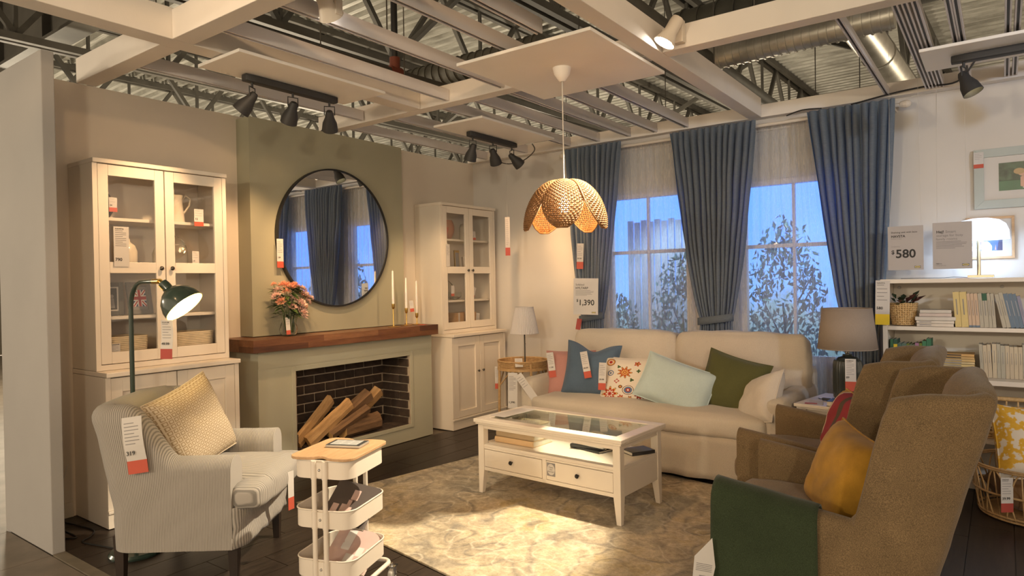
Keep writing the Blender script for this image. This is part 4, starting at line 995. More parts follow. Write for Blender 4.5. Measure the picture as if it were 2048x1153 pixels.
for i in range(5): sp_.box(-.03, .025, -.0032, -.0028, -.098-.006*i, -.096-.006*i)
sp_.box(-.015, .012, -.0032, -.0028, -.150, -.138).build('small_print', M['ink_grey'], lb)
cushion('mustard velvet cushion on the seat of the throw draped wing chair', MA @ V((-.02, .04, .60)), (-.38, .06, RA + PI/2 + .45), .44, .36, .18, M['mustard'], 11, ears=.07)
cushion('red striped cushion with ochre edge on the second wing chair', MBm @ V((-.06, .0, .595)), (-.36, .03, RB + PI/2 + .50), .40, .34, .16, M['redstripe'], 12, ears=.05)
# ------------------------------------------------------------------ striped armchair
AZ = math.atan2(.61, .79); AL = (1.30, -3.745, 0)
ac = thing('striped_armchair', 'grey striped slipcovered armchair beside the white cart', 'armchair', AL, AZ)
def topc(px, py): return lerp(.595, .835 + .015*(1-(py/.36)**2), sstep(.03, -.13, px))
colC, planC = shell_fns(.355, .285, -.27, .10, topc, lambda px, py: lerp(.135, .15, sstep(0, -.2, px)), .22, .185, .36, .008, 4, flare=.0)
shell(ac, 'arms_and_back', M['corduroy_uv'], colC, 96, 44)
rbox(-.16, .42, -.225, .225, .34, .485, 'seat_cushion', M['corduroy_y'], ac, .045, puff=.022, wr=.006, n=16)
rbox(.27, .42, -.34, .34, .35, .47, 'cushion_front', M['corduroy_y'], ac, .04, puff=.006, wr=.004, n=10)
fs_ = MB(); fs_.grid(lambda u, v: V((.335 + .012*noise.noise(V((u*8, v*3, 2))) - .05*(abs(2*u-1)**8), lerp(-.35, .35, u), lerp(.185, .37, v))), 40, 8)
fs_.build('front_skirt', M['corduroy_y'], ac, smooth=180, solid=.006)
rbox(-.2, .30, -.26, .26, .16, .345, 'seat_frame', M['darkleg'], ac, .01)
for (x, y) in ((.27, .29), (.27, -.29), (-.25, .27), (-.25, -.27)):
    MB().add([(x + p*(.024 if z > .1 else .015), y + q*(.024 if z > .1 else .015), z) for z in (0.001, .24) for p, q in ((-1, -1), (1, -1), (1, 1), (-1, 1))], [(3, 2, 1, 0), (4, 5, 6, 7)] + [(k, (k+1) % 4, 4+(k+1) % 4, 4+k) for k in range(4)]).build('leg', M['darkleg'], ac)
AM = Matrix.Translation(AL) @ Matrix.Rotation(AZ, 4, 'Z')
cushion('beige honeycomb weave cushion on the striped armchair', AM @ V((-.035, -.01, .675)), (-.30, math.radians(-14), AZ + PI/2 - .25), .44, .42, .15, M['honey'], 21, ears=.06)
price_tag('price tag with red strip draped over the striped armchair back', AM @ V((-.135, -.372, .795)), (-.04, -.12, AZ + .05), .085, .25, '319', .23, lines=7, bend=-.012)
price_tag('price tag with red strip tied to the striped chair seat front', AM @ V((.447, -.02, .44)), (0, 0, AZ + PI/2 - .5), .038, .19, None, .32, lines=0)
# ------------------------------------------------------------------ utility cart
cax = math.atan2(.94, -.344); cc = (2.145, -3.565, 0)
ca = thing('utility_cart', 'white three tier metal cart with oak lid and castors', 'cart', cc, cax)
def rr(hx, hy, r, n=6):
    P = []
    for (cx, cy, a0) in ((hx-r, hy-r, 0), (-hx+r, hy-r, PI/2), (-hx+r, -hy+r, PI), (hx-r, -hy+r, 1.5*PI)):
        for q in range(n+1): P.append((cx + r*math.cos(a0+q*PI/2/n), cy + r*math.sin(a0+q*PI/2/n)))
    return P
for z, nm in ((.125, 'tray'), (.335, 'tray'), (.545, 'tray')):
    P = rr(.165, .14, .06); Q = rr(.162, .137, .058); n_ = len(P); b = MB()
    vs = [(x, y, z) for x, y in P] + [(x, y, z+.075) for x, y in P] + [(x, y, z+.075) for x, y in Q] + [(x, y, z+.004) for x, y in Q]
    fs = [(i*n_+k, i*n_+(k+1) % n_, (i+1)*n_+(k+1) % n_, (i+1)*n_+k) for i in range(3) for k in range(n_)] + [tuple(range(n_))[::-1], tuple(3*n_+k for k in range(n_))]
    b.add(vs, fs); tr_ = b.build(nm, M['white'], ca, smooth=40)
    MB().tube([(x*1.005, y*1.005, z+.076) for x, y in P], .0035, 6, True).build('rim', M['white'], tr_, smooth=180)
    for sx in (-1, 1):
        MB().box(sx*.168-.003, sx*.168+.003, -.016, .016, z+.006, z+.07).build('bracket', M['white'], tr_)
        MB().lathe([(0, .006), (.005, .004), (.0065, 0)], 10, (sx*.171, 0, z+.038), 0, Matrix.Rotation(sx*PI/2, 4, 'Y')).build('bolt', M['chrome'], tr_, smooth=60)
for sx in (-1, 1):
    for sy in (-1, 1):
        MB().tube([(sx*.171, sy*.026, .085), (sx*.171, sy*.026, .622)], .0105, 12).build('post', M['white'], ca, smooth=40)
        for z in (.125, .335, .545): MB().tube([(sx*.171, sy*.026, z), (sx*.171, sy*.026, z+.075)], .0125, 12).build('sleeve', M['white'], ca, smooth=40)
MB().tube([(x, y, .078) for x, y in rr(.175, .15, .04)], .0105, 10, True).build('base_tube', M['white'], ca, smooth=60)
for sx in (-1, 1):
    for sy in (-1, 1):
        x, y = sx*.150, sy*.165
        w_ = MB().lathe([(.006, -.009), (.024, -.011), (.0265, -.006), (.0265, .006), (.024, .011), (.006, .009)], 20, (x, y, .0275), 0, Matrix.Rotation(PI/2, 4, 'X')).build('castor', M['cable_w'], ca, smooth=40)
        MB().box(x-.012, x+.012, y-.016, y-.0125, .02, .06).box(x-.012, x+.012, y+.0125, y+.016, .02, .06).box(x-.012, x+.012, y-.016, y+.016, .06, .064).tube([(x, y, .064), (x, y, .078)], .006, 8).build('fork', M['chrome'], w_)
        MB().bar((x+.012, y, .045), (x+.045, y, .055), .014, .005).build('brake', M['black'], w_)
# lid with a curved cut at the near post
P = rr(.178, .152, .05, 8)
lid = []
for x, y in P: lid.append((x, y))
out = []
for i, (x, y) in enumerate(lid):
    out.append((x, y)); x2, y2 = lid[(i+1) % len(lid)]
    if x < -.17 and x2 < -.17 and abs(y - y2) > .1:
        for q in range(1, 12): yy = lerp(y, y2, q/12); out.append((x + .03*math.exp(-(yy/.035)**2), yy))
    if x > .17 and x2 > .17 and abs(y - y2) > .1:
        for q in range(1, 12): yy = lerp(y, y2, q/12); out.append((x - .03*math.exp(-(yy/.035)**2), yy))
MB().prism(out, .012, Matrix.Translation((0, 0, .6245))).build('lid', M['oak_lid'], ca, bevel=.002)
CM = Matrix.Translation(cc) @ Matrix.Rotation(cax, 4, 'Z')
er = thing('e_reader', 'grey e-reader tablet lying on the oak cart lid', 'tablet', CM @ V((.045, -.01, .6375)), math.radians(24))
MB().box(-.082, .082, -.052, .052, 0, .011).build('body', plain('silver case', (.42, .39, .34), .4, .5), er, bevel=.002); MB().box(-.08, .08, -.05, .05, .011, .0125).build('bezel', M['ink'], er)
MB().box(-.066, .062, -.040, .040, .0125, .013).build('screen', plain('page screen', (.42, .42, .40), .5), er)
pg = MB()
for c_ in range(3):
    for i in range(9): pg.box(-.060 + c_*.042, -.060 + c_*.042 + (.034 if i % 3 else .026), .033 - i*.0078, .0345 - i*.0078, .013, .0132)
pg.build('page_text', M['ink_grey'], er)
def magazine(lab, loc, rot, w_, d, t_, mats, seed):
    t = thing('magazine', lab, 'magazine', loc, rot=rot, group='magazines in the cart trays'); rnd = random.Random(seed)
    MB().grid(lambda u, v: V((lerp(-w_/2, w_/2, u), lerp(-d/2, d/2, v), t_ + .02*u*u)), 8, 2).grid(lambda u, v: V((lerp(-w_/2, w_/2, u), lerp(-d/2, d/2, v), .02*u*u)), 8, 2, flip=True).build('cover', mats[0], t)
    pg_ = MB(); 
    for k in range(5): pg_.grid(lambda u, v, k=k: V((lerp(-w_/2+.002, w_/2-.002, u), lerp(-d/2+.002, d/2-.002, v), t_*(k+.5)/5.5 + .02*u*u)), 8, 1)
    pg_.build('pages', M['pages'], t)
    im = MB()
    for k in range(6):
        x, y = rnd.uniform(-w_*.4, w_*.2), rnd.uniform(-d*.4, d*.25); L = rnd.uniform(.03, .08)
        f_ = lambda X: .02*((X + w_/2)/w_)**2 + t_ + .0006
        im.add([(x, y, f_(x)), (x+L, y, f_(x+L)), (x+L, y+L*.5, f_(x+L)), (x, y+L*.5, f_(x))], [(0, 1, 2, 3)])
    im.build('cover_print', mats[1], t)
pnk = plain('pale pink print', (.46, .33, .30), .4); drk = plain('dark photo print', (.07, .055, .05), .35); gry = plain('grey glossy cover', (.34, .31, .30), .35)
magazine('dark glossy magazine sticking up from the middle cart tray', CM @ V((.02, -.035, .368)), (.25, -.32, cax + .15), .26, .20, .010, [drk, pnk], 3)
magazine('orange checked magazine lying in the middle cart tray', CM @ V((-.01, .02, .343)), (.05, -.10, cax - .1), .24, .18, .008, [gry, plain('orange checks', (.62, .2, .06), .5)], 4)
magazine('pale pink magazine on top in the lowest cart tray', CM @ V((.03, -.03, .158)), (.22, -.22, cax + .15), .27, .20, .010, [pnk, M['paper']], 5)
magazine('grey magazine under the pink one in the lowest cart tray', CM @ V((.015, -.02, .135)), (.20, -.16, cax + .12), .27, .20, .012, [gry, drk], 6)
# ------------------------------------------------------------------ floor lamp
fx, fy = .915, -3.89
fl_ = thing('floor_lamp', 'dark green floor lamp with bell shade and brass joint, switched on', 'floor lamp', (fx, fy, 0), 0)
MB().lathe([(0, 0.001), (.125, .001), (.128, .012), (.118, .024), (.03, .034), (.014, .05), (0, .05)], 40).build('base', M['green_lac'], fl_, smooth=40)
arc = [(0, 0, .045), (0, 0, 1.265)] + [(.13 - .13*math.cos(a), 0, 1.265 + .13*math.sin(a)) for a in [PI/2*k/8 for k in range(1, 9)]] + [(.245, 0, 1.395)]
MB().tube(arc, .0115, 12).build('pole', M['green_lac'], fl_, smooth=50)
MB().tube([(.245, 0, 1.395), (.31, 0, 1.395)], .0135, 14).tube([(.31, 0, 1.395), (.345, 0, 1.38)], .009, 10).build('brass_joint', M['brass'], fl_, smooth=50)
ax = V((.56, .37, -.74)).normalized(); q = ax.to_track_quat('Z', 'Y'); Ms = q.to_matrix().to_4x4(); c0 = V((.335, 0, 1.388))
shp = [(.0, 0), (.021, 0), (.024, .018), (.024, .042), (.032, .05), (.05, .06), (.080, .092), (.095, .128), (.099, .16)]
MB().lathe(shp, 40, c0, 0, Ms).build('shade', M['green_lac'], fl_, smooth=40)
MB().lathe([(r-.003, z) for r, z in shp[4:]] + [(.099, .16)], 40, c0, 0, Ms).build('shade_lining', M['shade_in'], fl_, smooth=60)
MB().lathe([(0, .03), (.03, .05), (.034, .08), (.026, .115), (0, .125)], 20, c0 + ax*.012, 0, Ms).build('bulb', M['bulb'], fl_, smooth=60)
MB().bar(c0 + ax*.02 + V((0, -.028, 0)), c0 + ax*.05 + V((0, -.028, 0)), .016, .003).build('brass_plate', M['brass'], fl_)
light('POINT', 'floor_lamp_light', c0 + ax*.14, 4.5, (1, .76, .36), .035, parent=fl_)
FM = Matrix.Translation((fx, fy, 0)) @ Matrix.Rotation(0, 4, 'Z')
price_tag('long grey price tag with red strip hanging from the green lamp shade', FM @ (c0 + ax*.14 + V((.0, -.075, -.075))), (0, .03, math.radians(38)), .055, .185, '49.99', .26, 'SODFUM', redmat='redbrown', lines=6, bend=.008)
# ------------------------------------------------------------------ cables on the floor by the partition
def cable(lab, pts, r, mat, name='power_cable'):
    P = [V(p) for p in pts]; S = []
    for i in range(len(P)-1):
        p0, p1, p2, p3 = P[max(i-1, 0)], P[i], P[i+1], P[min(i+2, len(P)-1)]
        for k in range(6):
            t = k/6; S.append(.5*((2*p1) + (p2-p0)*t + (2*p0-5*p1+4*p2-p3)*t*t + (3*p1-p0-3*p2+p3)*t**3))
    S.append(P[-1]); return tag(MB().tube(S, r, 6).build(name, mat, smooth=180), lab, 'cable')
cable('black cable looping on the floor beside the white partition', [(.05, -3.93, .005), (.2, -3.90, .005), (.38, -3.88, .005), (.47, -3.93, .005), (.52, -3.99, .005), (.66, -3.96, .005), (.775, -3.93, .005)], .004, M['cable_b'])
cable('black cable coiled beside the partition foot', [(.08, -4.02, .005), (.25, -3.98, .005), (.42, -3.98, .005), (.36, -4.03, .005), (.2, -4.05, .005), (.1, -4.06, .005)], .004, M['cable_b'])
cable('thin white cable hanging behind the tall glass cabinet', [(.018, -3.87, .32), (.02, -3.92, .18), (.02, -4.0, .10), (.018, -4.06, .06)], .003, M['cable_w'])
# ------------------------------------------------------------------ mantel objects
def flowers():
    rnd = random.Random(5)
    vz = vase('glass_vase', 'clear glass vase holding flowers on the mantel', (.27, -2.50, .9955), [(0, .006), (.050, .006), (.062, .02), (.066, .05), (.055, .085), (.046, .11), (.052, .15), (.056, .165), (.053, .165), (.043, .11), (.060, .05), (.045, .012), (0, .012)], M['blown'], 36)
    t = thing('flower_bouquet', 'bouquet of peach and blush flowers in the glass vase', 'flowers', (.27, -2.50, 1.0))
    heads = []
    spec = [(0, -.03, .38, .045, 'peach'), (.03, .04, .375, .04, 'peach'), (.0, -.09, .34, .038, 'blush'), (.04, -.13, .30, .035, 'blush'), (.05, -.02, .36, .04, 'peach'), (.02, .11, .345, .042, 'blush'), (.05, .13, .30, .035, 'blush'), (.06, -.10, .26, .035, 'peach'), (.085, -.02, .22, .03, 'blush'), (-.02, .16, .30, .035, 'peach'), (.08, .05, .245, .05, 'blush'), (.09, .06, .175, .052, 'blush'), (.07, .0, .28, .035, 'blush'), (.03, .16, .25, .028, 'blush'), (.0, -.12, .385, .022, 'peach'), (.05, .12, .215, .024, 'peach'), (-.03, .05, .37, .035, 'peach'), (.07, -.06, .33, .03, 'peach'), (.02, .20, .275, .02, 'blush')]
    for (x, y, z, r, m) in spec:
        b = MB(); c = V((x, y, z)); d = (c - V((0, 0, .12))).normalized(); Q = d.to_track_quat('Z', 'Y').to_matrix()
        for ring in range(4):
            nn = 5 + ring*2; rad = r*(.28 + .24*ring); tilt = 1.25 - ring*.33
            for k in range(nn):
                a = 2*PI*k/nn + ring*.5 + rnd.uniform(-.15, .15); L = r*(.55 + .12*ring); w_ = L*.55
                o = V((math.cos(a), math.sin(a), 0)); s = V((-math.sin(a), math.cos(a), 0)); up = V((0, 0, 1))
                dirv = o*math.cos(tilt) + up*math.sin(tilt); base = o*rad*.45 + up*(-.004*ring)
                pts = [base, base + dirv*L*.5 - s*w_*.5, base + dirv*L + up*.12*L, base + dirv*L*.5 + s*w_*.5, base + dirv*L*.55 - up*.1*L]
                b.add([c + Q @ p for p in pts], [(0, 1, 4), (1, 2, 4), (4, 2, 3), (0, 4, 3)])
        b.build('flower_head', M[m], t)
        MB().tube([(x*.2, y*.2, .02), (x*.5, y*.4, .17), (x, y, z - r*.3)], .0022, 5).build('stem', M['leaf'], t)
    for i in range(220):
        a = rnd.uniform(0, 2*PI); z = rnd.uniform(.14, .36); r0 = rnd.uniform(.02, .06); L = rnd.uniform(.05, .11)
        side = V((math.cos(a), math.sin(a)*1.25, 0)); p = V((0, -.01, z)) + side*r0; 
        if side.x < -.6: continue
        d = (side*1.0 + V((0, 0, rnd.uniform(-.5, .5)))).normalized(); s = d.cross(V((0, 0, 1))).normalized(); w_ = L*rnd.uniform(.10, .24)
        MB().add([p, p + d*L*.45 - s*w_, p + d*L + V((0, 0, -.01)), p + d*L*.45 + s*w_], [(0, 1, 2, 3)]).build('leaf', M['leaf' if rnd.random() < .7 else 'leafdark'], t)
flowers()
price_tag('price tag with red strip on the flower vase', (.335, -2.555, 1.135), (0, -.06, math.radians(70)), .03, .125, None, .25, lines=3)
def candlestick(lab, loc, h, hc):
    t = thing('candlestick', lab, 'candle holder', loc)
    MB().lathe([(0, 0), (.052, 0), (.053, .004), (.03, .006), (.008, .010), (.005, .02), (.005, h-.045), (.010, h-.042), (.014, h-.03), (.0145, h), (.0115, h), (0, h-.004)], 28).build('holder', M['brass'], t, smooth=45)
    MB().lathe([(.0108, h-.01), (.0105, h+hc*.4), (.007, h+hc-.004), (.0, h+hc)], 16).tube([(0, 0, h+hc-.002), (0, 0, h+hc+.008)], .001, 5).build('candle', M['candle'], t, smooth=60)
candlestick('tall brass candlestick with white candle on the mantel', (.30, -1.475, .9955), .20, .285)
candlestick('middle brass candlestick with white candle on the mantel', (.27, -1.29, .9955), .155, .27)
candlestick('short brass candlestick with white candle on the mantel end', (.25, -1.14, .9955), .105, .29)
price_tag('price tag with red strip tied to the middle candlestick', (.295, -1.255, 1.215), (0, -.1, math.radians(60)), .035, .10, None, .3, lines=3)
tag(MB().box(-.03, .03, -.05, .05, 0, .001).build('paper_slip', M['red'], None, (.33, -1.15, .9958), (0, 0, .4)), 'red paper slip lying at the foot of the candlesticks', 'paper')
price_tag('price tag with red strip stuck on the mirror edge', (.207, -2.515, 1.715), FX, .055, .215, '129', .22, lines=6)
# ------------------------------------------------------------------ rattan tray table and pleated lamp
def weave_sheet(f, nr, ns, r, nseg=None):
    """ribs along v at nr+1 u positions, strands along u at ns v positions, over/under; f(u,v)->(point, normal)"""
    b = MB()
    for i in range(nr+1):
        u = i/nr; b.tube([f(u, j/10)[0] for j in range(11)], r*.9, 5)
    m = nseg or nr*2
    for j in range(ns):
        v = (j+.5)/ns; P = []
        for k in range(m+1):
            u = k/m; p, n = f(u, v); s = math.cos(u*nr*PI + j*PI); P.append(p + n*s*r*.9)
        b.tube(P, r, 5)
    return b
tt = thing('tray_table', 'round rattan tray table with bamboo legs in the corner', 'side table', (.89, -.40, 0))
Rt = .225
def wallf(u, v): 
    a = u*2*PI; r = Rt*(1 + .03*v); return V((r*math.cos(a), r*math.sin(a), .575 + .055*v)), V((math.cos(a), math.sin(a), 0))
weave_sheet(wallf, 44, 7, .0045, 132).build('tray_wall', M['rattan'], tt, smooth=180)
MB().lathe([(0, .572), (Rt, .572), (Rt, .58), (0, .58)], 40).build('tray_base', M['rattan'], tt)
MB().tube([(Rt*1.03*math.cos(a), Rt*1.03*math.sin(a), .632) for a in [2*PI*k/40 for k in range(40)]], .007, 8, True).build('tray_rim', M['rattan'], tt, smooth=180)
MB().lathe([(Rt+.003, .548), (Rt+.015, .548), (Rt+.015, .572), (Rt+.003, .572), (Rt+.003, .548)], 40).build('hoop', M['rattan'], tt, smooth=40)
for k in range(4):
    a = PI*.30 + k*PI/2; x, y = .215*math.cos(a), .215*math.sin(a)
    lg_ = MB().tube([(x*1.12, y*1.12, .002), (x*1.06, y*1.06, .62)], .0125, 10).build('leg', M['rattan'], tt, smooth=60)
    for s in (-.9, .9):
        a2 = a + s*.8; MB().tube([(x*1.08, y*1.08, .40), (.19*math.cos((a+a2)/2), .19*math.sin((a+a2)/2), .50), (.19*math.cos(a2), .19*math.sin(a2), .556)], .006, 7).build('brace', M['rattan'], lg_, smooth=60)
pl_ = thing('pleated_table_lamp', 'white pleated shade table lamp on the rattan tray', 'table lamp', (.905, -.385, .581))
MB().lathe([(0, 0), (.07, 0), (.072, .01), (.02, .018), (.008, .03), (0, .03)], 28).build('base', M['steel_dark'], pl_, smooth=40)
MB().tube([(0, 0, .02), (0, 0, .36)], .007, 10).tube([(0, 0, .2), (0, .012, .2)], .004, 6).build('stem', M['steel_dark'], pl_, smooth=50)
pz = MB(); npl = 96
def plt(u, v):
    a = u*2*PI; k = 1 + .018*math.cos(u*npl*PI*1.0); r = lerp(.132, .085, v)*k; return V((r*math.cos(a), r*math.sin(a), lerp(.30, .545, v)))
pz.grid(plt, npl*2, 4, True); pz.build('shade', M['lamp_cloth'], pl_, solid=.002)
MB().tube([(.086*math.cos(2*PI*k/32), .086*math.sin(2*PI*k/32), .545) for k in range(32)], .003, 6, True).tube([(.133*math.cos(2*PI*k/32), .133*math.sin(2*PI*k/32), .30) for k in range(32)], .003, 6, True).build('trim', M['lamp_cloth'], pl_, smooth=180)
price_tag('small blue white price tag lying in the rattan tray', (.955, -.56, .665), (-.9, 0, math.radians(40)), .07, .11, None, 0, band=False, lines=4)
price_tag('grey price tag with red strip hanging on the rattan table leg', (.70, -.545, .575), FC, .05, .21, None, .24, lines=6)
tag(MB().tube([(.80 + .05*math.cos(k*.7), -.46 + .03*math.sin(k*.9), .586 + .004*(k % 3)) for k in range(16)], .004, 6).build('cord_bundle', M['rattan'], smooth=180), 'coiled cord lying in the rattan tray', 'cord')
# ------------------------------------------------------------------ white side table with ribbed glass lamp
RS = math.radians(-10); sl = (3.75, -.892, .017)
stb = thing('white_side_table', 'white side table holding the glass lamp between sofa and bookshelf', 'side table', sl, RS)
MB().box(-.25, .25, -.25, .25, .532, .553).build('top', M['white'], stb, bevel=.004)
MB().box(-.238, .238, -.238, .238, .520, .5315).build('moulding', M['white'], stb, bevel=.003)
for sx in (-1, 1):
    for sy in (-1, 1):
        x, y = sx*.205, sy*.205; MB().add([(x + p*(.022 if z > .1 else .015), y + q*(.022 if z > .1 else .015), z) for z in (0.001, .5195) for p, q in ((-1, -1), (1, -1), (1, 1), (-1, 1))], [(3, 2, 1, 0), (4, 5, 6, 7)] + [(k, (k+1) % 4, 4+(k+1) % 4, 4+k) for k in range(4)]).build('leg', M['white'], stb)
ap = MB()
for s in (-1, 1): ap.box(-.182, .182, s*.21-.008, s*.21+.008, .44, .5195).box(s*.21-.008, s*.21+.008, -.182, .182, .44, .5195)
ap.build('apron', M['white'], stb)
MB().box(-.2, .2, -.2, .2, .14, .155).build('shelf', M['white'], stb)
gl = thing('glass_base_lamp', 'table lamp with ribbed dark glass base and taupe shade', 'table lamp', (3.712, -.755, .571))
def rib(u, v):
    pr = [(.0, .0), (.078, 0), (.084, .01), (.084, .215), (.078, .245), (.055, .265), (.03, .272), (.026, .285), (0, .285)]
    s = v*(len(pr)-1); i = min(int(s), len(pr)-2); t = s - i; r = lerp(pr[i][0], pr[i+1][0], t); z = lerp(pr[i][1], pr[i+1][1], t)
    a = u*2*PI; r *= 1 + .03*math.cos(u*2*PI*28)*(1 if .01 < z < .25 else 0); return V((r*math.cos(a), r*math.sin(a), z))
MB().grid(rib, 168, 32, True).build('base', M['gdark'], gl, smooth=50)
MB().tube([(0, 0, .285), (0, 0, .34)], .008, 10).lathe([(.012, .285), (.014, .30), (.008, .305)], 16).build('neck', M['chrome'], gl, smooth=40)
MB().lathe([(.175, .322), (.146, .578)], 48).build('shade', M['taupe_shade'], gl, smooth=60, solid=.003)
sr = MB()
for r, z in ((.146, .578), (.175, .322)): sr.tube([(r*math.cos(2*PI*k/40), r*math.sin(2*PI*k/40), z) for k in range(40)], .003, 6, True)
for k in range(3): sr.tube([(0, 0, .34), (.146*math.cos(2*PI*k/3), .146*math.sin(2*PI*k/3), .575)], .002, 5)
sr.build('shade_ring', M['taupe_shade'], gl, smooth=180)
price_tag('price tag with red strip on the ribbed glass lamp base', (3.745, -.845, .835), (0, 0, math.radians(14)), .062, .205, '89', .30, 'PARMESJO', lines=8)
SM = Matrix.Translation(sl) @ Matrix.Rotation(RS, 4, 'Z')
bk = book('black covered book lying on the white side table', SM @ V((.03, -.155, .554)), (0, 0, RS + .1), .19, .13, .030, blk, round_spine=False)
bk.rotation_euler.z = RS + PI + .1
sw = thing('cord_switch', 'black inline cord switch on the white side table', 'switch', SM @ V((-.125, -.05, .554)), RS)
rbox(-.028, .028, -.010, .010, .001, .018, 'body', M['cable_b'], sw, .006); MB().tube([(.028, 0, .008), (.08, .03, .004), (.13, .05, .004)], .0025, 6).tube([(-.028, 0, .008), (-.05, .02, .004), (-.07, .05, .003)], .0025, 6).build('cord', M['cable_b'], sw, smooth=180)
tag(MB().box(-.04, .04, -.075, .075, 0, .001).build('price_sheet', M['paper'], None, SM @ V((-.15, -.15, .5538)), (0, 0, .2)), 'white price leaflet lying on the white side table', 'paper')
tag(MB().box(-.035, .035, -.018, .018, 0, .0012).build('red_slip', M['red'], None, SM @ V((-.16, -.205, .5552)), (0, 0, .2)), 'red leaflet strip lying on the white side table', 'paper')
# ------------------------------------------------------------------ curtains
RODZ = 2.548
rd = thing('curtain_rod', 'white curtain rod with ribbed finial above the windows', 'curtain rod', (0, 0, 0))
MB().tube([(1.22, -.115, RODZ), (3.97, -.115, RODZ)], .0125, 12).build('rod', M['white'], rd, smooth=40)
MB().lathe([(0, -.01), (.02, -.005), (.026, .015), (.028, .035), (.02, .055), (0, .065)], 12, (3.965, -.115, RODZ), 0, Matrix.Rotation(PI/2, 4, 'Y')).build('finial', M['white'], rd)
MB().lathe([(0, -.01), (.02, -.005), (.026, .015), (.028, .035), (.02, .055), (0, .065)], 12, (1.225, -.115, RODZ), 0, Matrix.Rotation(-PI/2, 4, 'Y')).build('finial', M['white'], rd)
for x in (1.3, 2.6, 3.92): MB().box(x-.01, x+.01, -.115, -.001, RODZ-.03, RODZ-.012).build('bracket', M['white'], rd)
tag(MB().tube([(1.24, -.022, RODZ-.02), (3.9, -.022, RODZ-.02)], .008, 10).build('sheer_rod', M['white'], smooth=40), 'thin white rod carrying the sheer curtains', 'curtain rod')
def curtain(lab, top, tie, bottom, ztie, y0, nf, mat, seed, band=True, zb=.03, depth=.045, ztop=RODZ+.035, name='blue_curtain', pinch=.45):
    t = thing(name, lab, 'curtain', (0, 0, 0)); nu, nv = nf*8, 48
    def f(u, v):
        z = lerp(zb, ztop, v)
        if ztie and z > ztie: 
            k = ((z - ztie)/(ztop - ztie)); k = k**.72; x0 = lerp(tie[0], top[0], k); x1 = lerp(tie[1], top[1], k)
        elif ztie:
            k = (ztie - z)/(ztie - zb); k = min(1, k*2.2); x0 = lerp(tie[0], bottom[0], k); x1 = lerp(tie[1], bottom[1], k)
        else: x0 = lerp(bottom[0], top[0], v); x1 = lerp(bottom[1], top[1], v)
        ph = 2*PI*nf*u + 2.4*noise.noise(V((u*6, seed, 0))) + .5*noise.noise(V((u*3, z*1.5, seed)))
        tight = 1 - .5*sstep(ztop-.12, ztop, z)
        if ztie: tight *= 1 - pinch*math.exp(-((z-ztie)/.16)**2)
        amp = depth*tight*(.75 + .4*noise.noise(V((u*9, z*.8+seed, 1))))
        y = y0 + amp*math.sin(ph) + .006*noise.noise(V((u*30, z*4, seed)))*1.5
        x = lerp(x0, x1, u) + .25*amp*math.cos(ph*1.0) + .008*noise.noise(V((u*11, z*2.2, seed+5)))
        return V((x, y, z))
    b = MB(); b.grid(f, nu, nv); b.build('cloth', mat, t, smooth=180)
    if band and ztie:
        cx, w_ = (tie[0]+tie[1])/2, (tie[1]-tie[0])/2 + .012; P = []
        bb = MB(); bb.grid(lambda u, v: V((cx + w_*math.cos(2*PI*u), y0 + .062*math.sin(2*PI*u), ztie - .03 + .06*v + .02*math.cos(2*PI*u))), 40, 2, True); bb.build('tie_band', mat, t, smooth=180, solid=.004)
    return t
curtain('blue curtain tied back beside the hanging price sign', (1.255, 1.835), (1.40, 1.625), (1.40, 1.64), 1.03, -.185, 11, M['curtain'], 1)
curtain('blue curtain tied back between the two windows', (2.285, 2.995), (2.52, 2.785), (2.50, 2.80), 1.03, -.185, 13, M['curtain'], 2)
curtain('blue curtain hanging behind the white bookshelf end', (3.365, 3.935), (3.60, 3.82), (3.60, 3.82), .98, -.185, 10, M['curtain'], 3, band=False)
curtain('white sheer curtain over the window above the blue cushion', (1.45, 2.42), None, (1.45, 2.45), None, -.055, 13, M['sheer'], 4, False, .03, .022, RODZ+.005, 'sheer_curtain')
curtain('white sheer curtain over the window above the olive cushion', (2.72, 3.62), None, (2.70, 3.72), None, -.055, 12, M['sheer'], 5, False, .03, .022, RODZ+.005, 'sheer_curtain')
price_tag('price tag with red strip pinned to the blue curtain edge', (1.455, -.262, 1.70), (0, .04, math.radians(24)), .06, .23, '59.99', .28, lines=6)
tag(MB().box(-.022, .022, -.001, .001, -.10, 0).build('red_fabric_tag', M['redbrown'], None, (1.44, -.275, 1.02), (0, .18, math.radians(20))), 'red fabric tag hanging from the curtain tie', 'tag')
# ------------------------------------------------------------------ hanging price signs
def sign(lab, loc, rot, w_, h, mat, wires, name='hanging_sign'):
    t = thing(name, lab, 'sign', loc, rot=rot); MB().box(-w_/2, w_/2, 0, .003, 0, h).build('board', mat, t)
    for x, L in wires: MB().tube([(x, .0015, h), (x*.9, .0015, h + L)], .0008, 4).build('wire', M['cable_w'], t)
    return t
def logo(t, x, z, w_):
    MB().box(x, x+w_, -.0012, -.0002, z, z+w_*.38).build('logo_plate', M['logo_b'], t)
    MB().add([(p[0], -.0016, p[1]) for p in ell(x+w_/2, z+w_*.19, w_*.48, w_*.17, 20)], [tuple(range(20))]).build('logo_oval', M['logo_y'], t)
    text('IKEA', w_*.27, M['logo_b'], t, (x+w_/2, -.002, z+w_*.10), bold=.02, align='CENTER')
def smallprint(t, x0, x1, z0, n_, dz, hh, mat='ink_grey', seed=1):
    rnd = random.Random(seed); b = MB()
    for i in range(n_): b.box(x0, lerp(x0, x1, rnd.uniform(.75, 1) if i < n_-1 else .6), -.0012, -.0004, z0 - i*dz - hh, z0 - i*dz)
    b.build('small_print', M[mat], t)
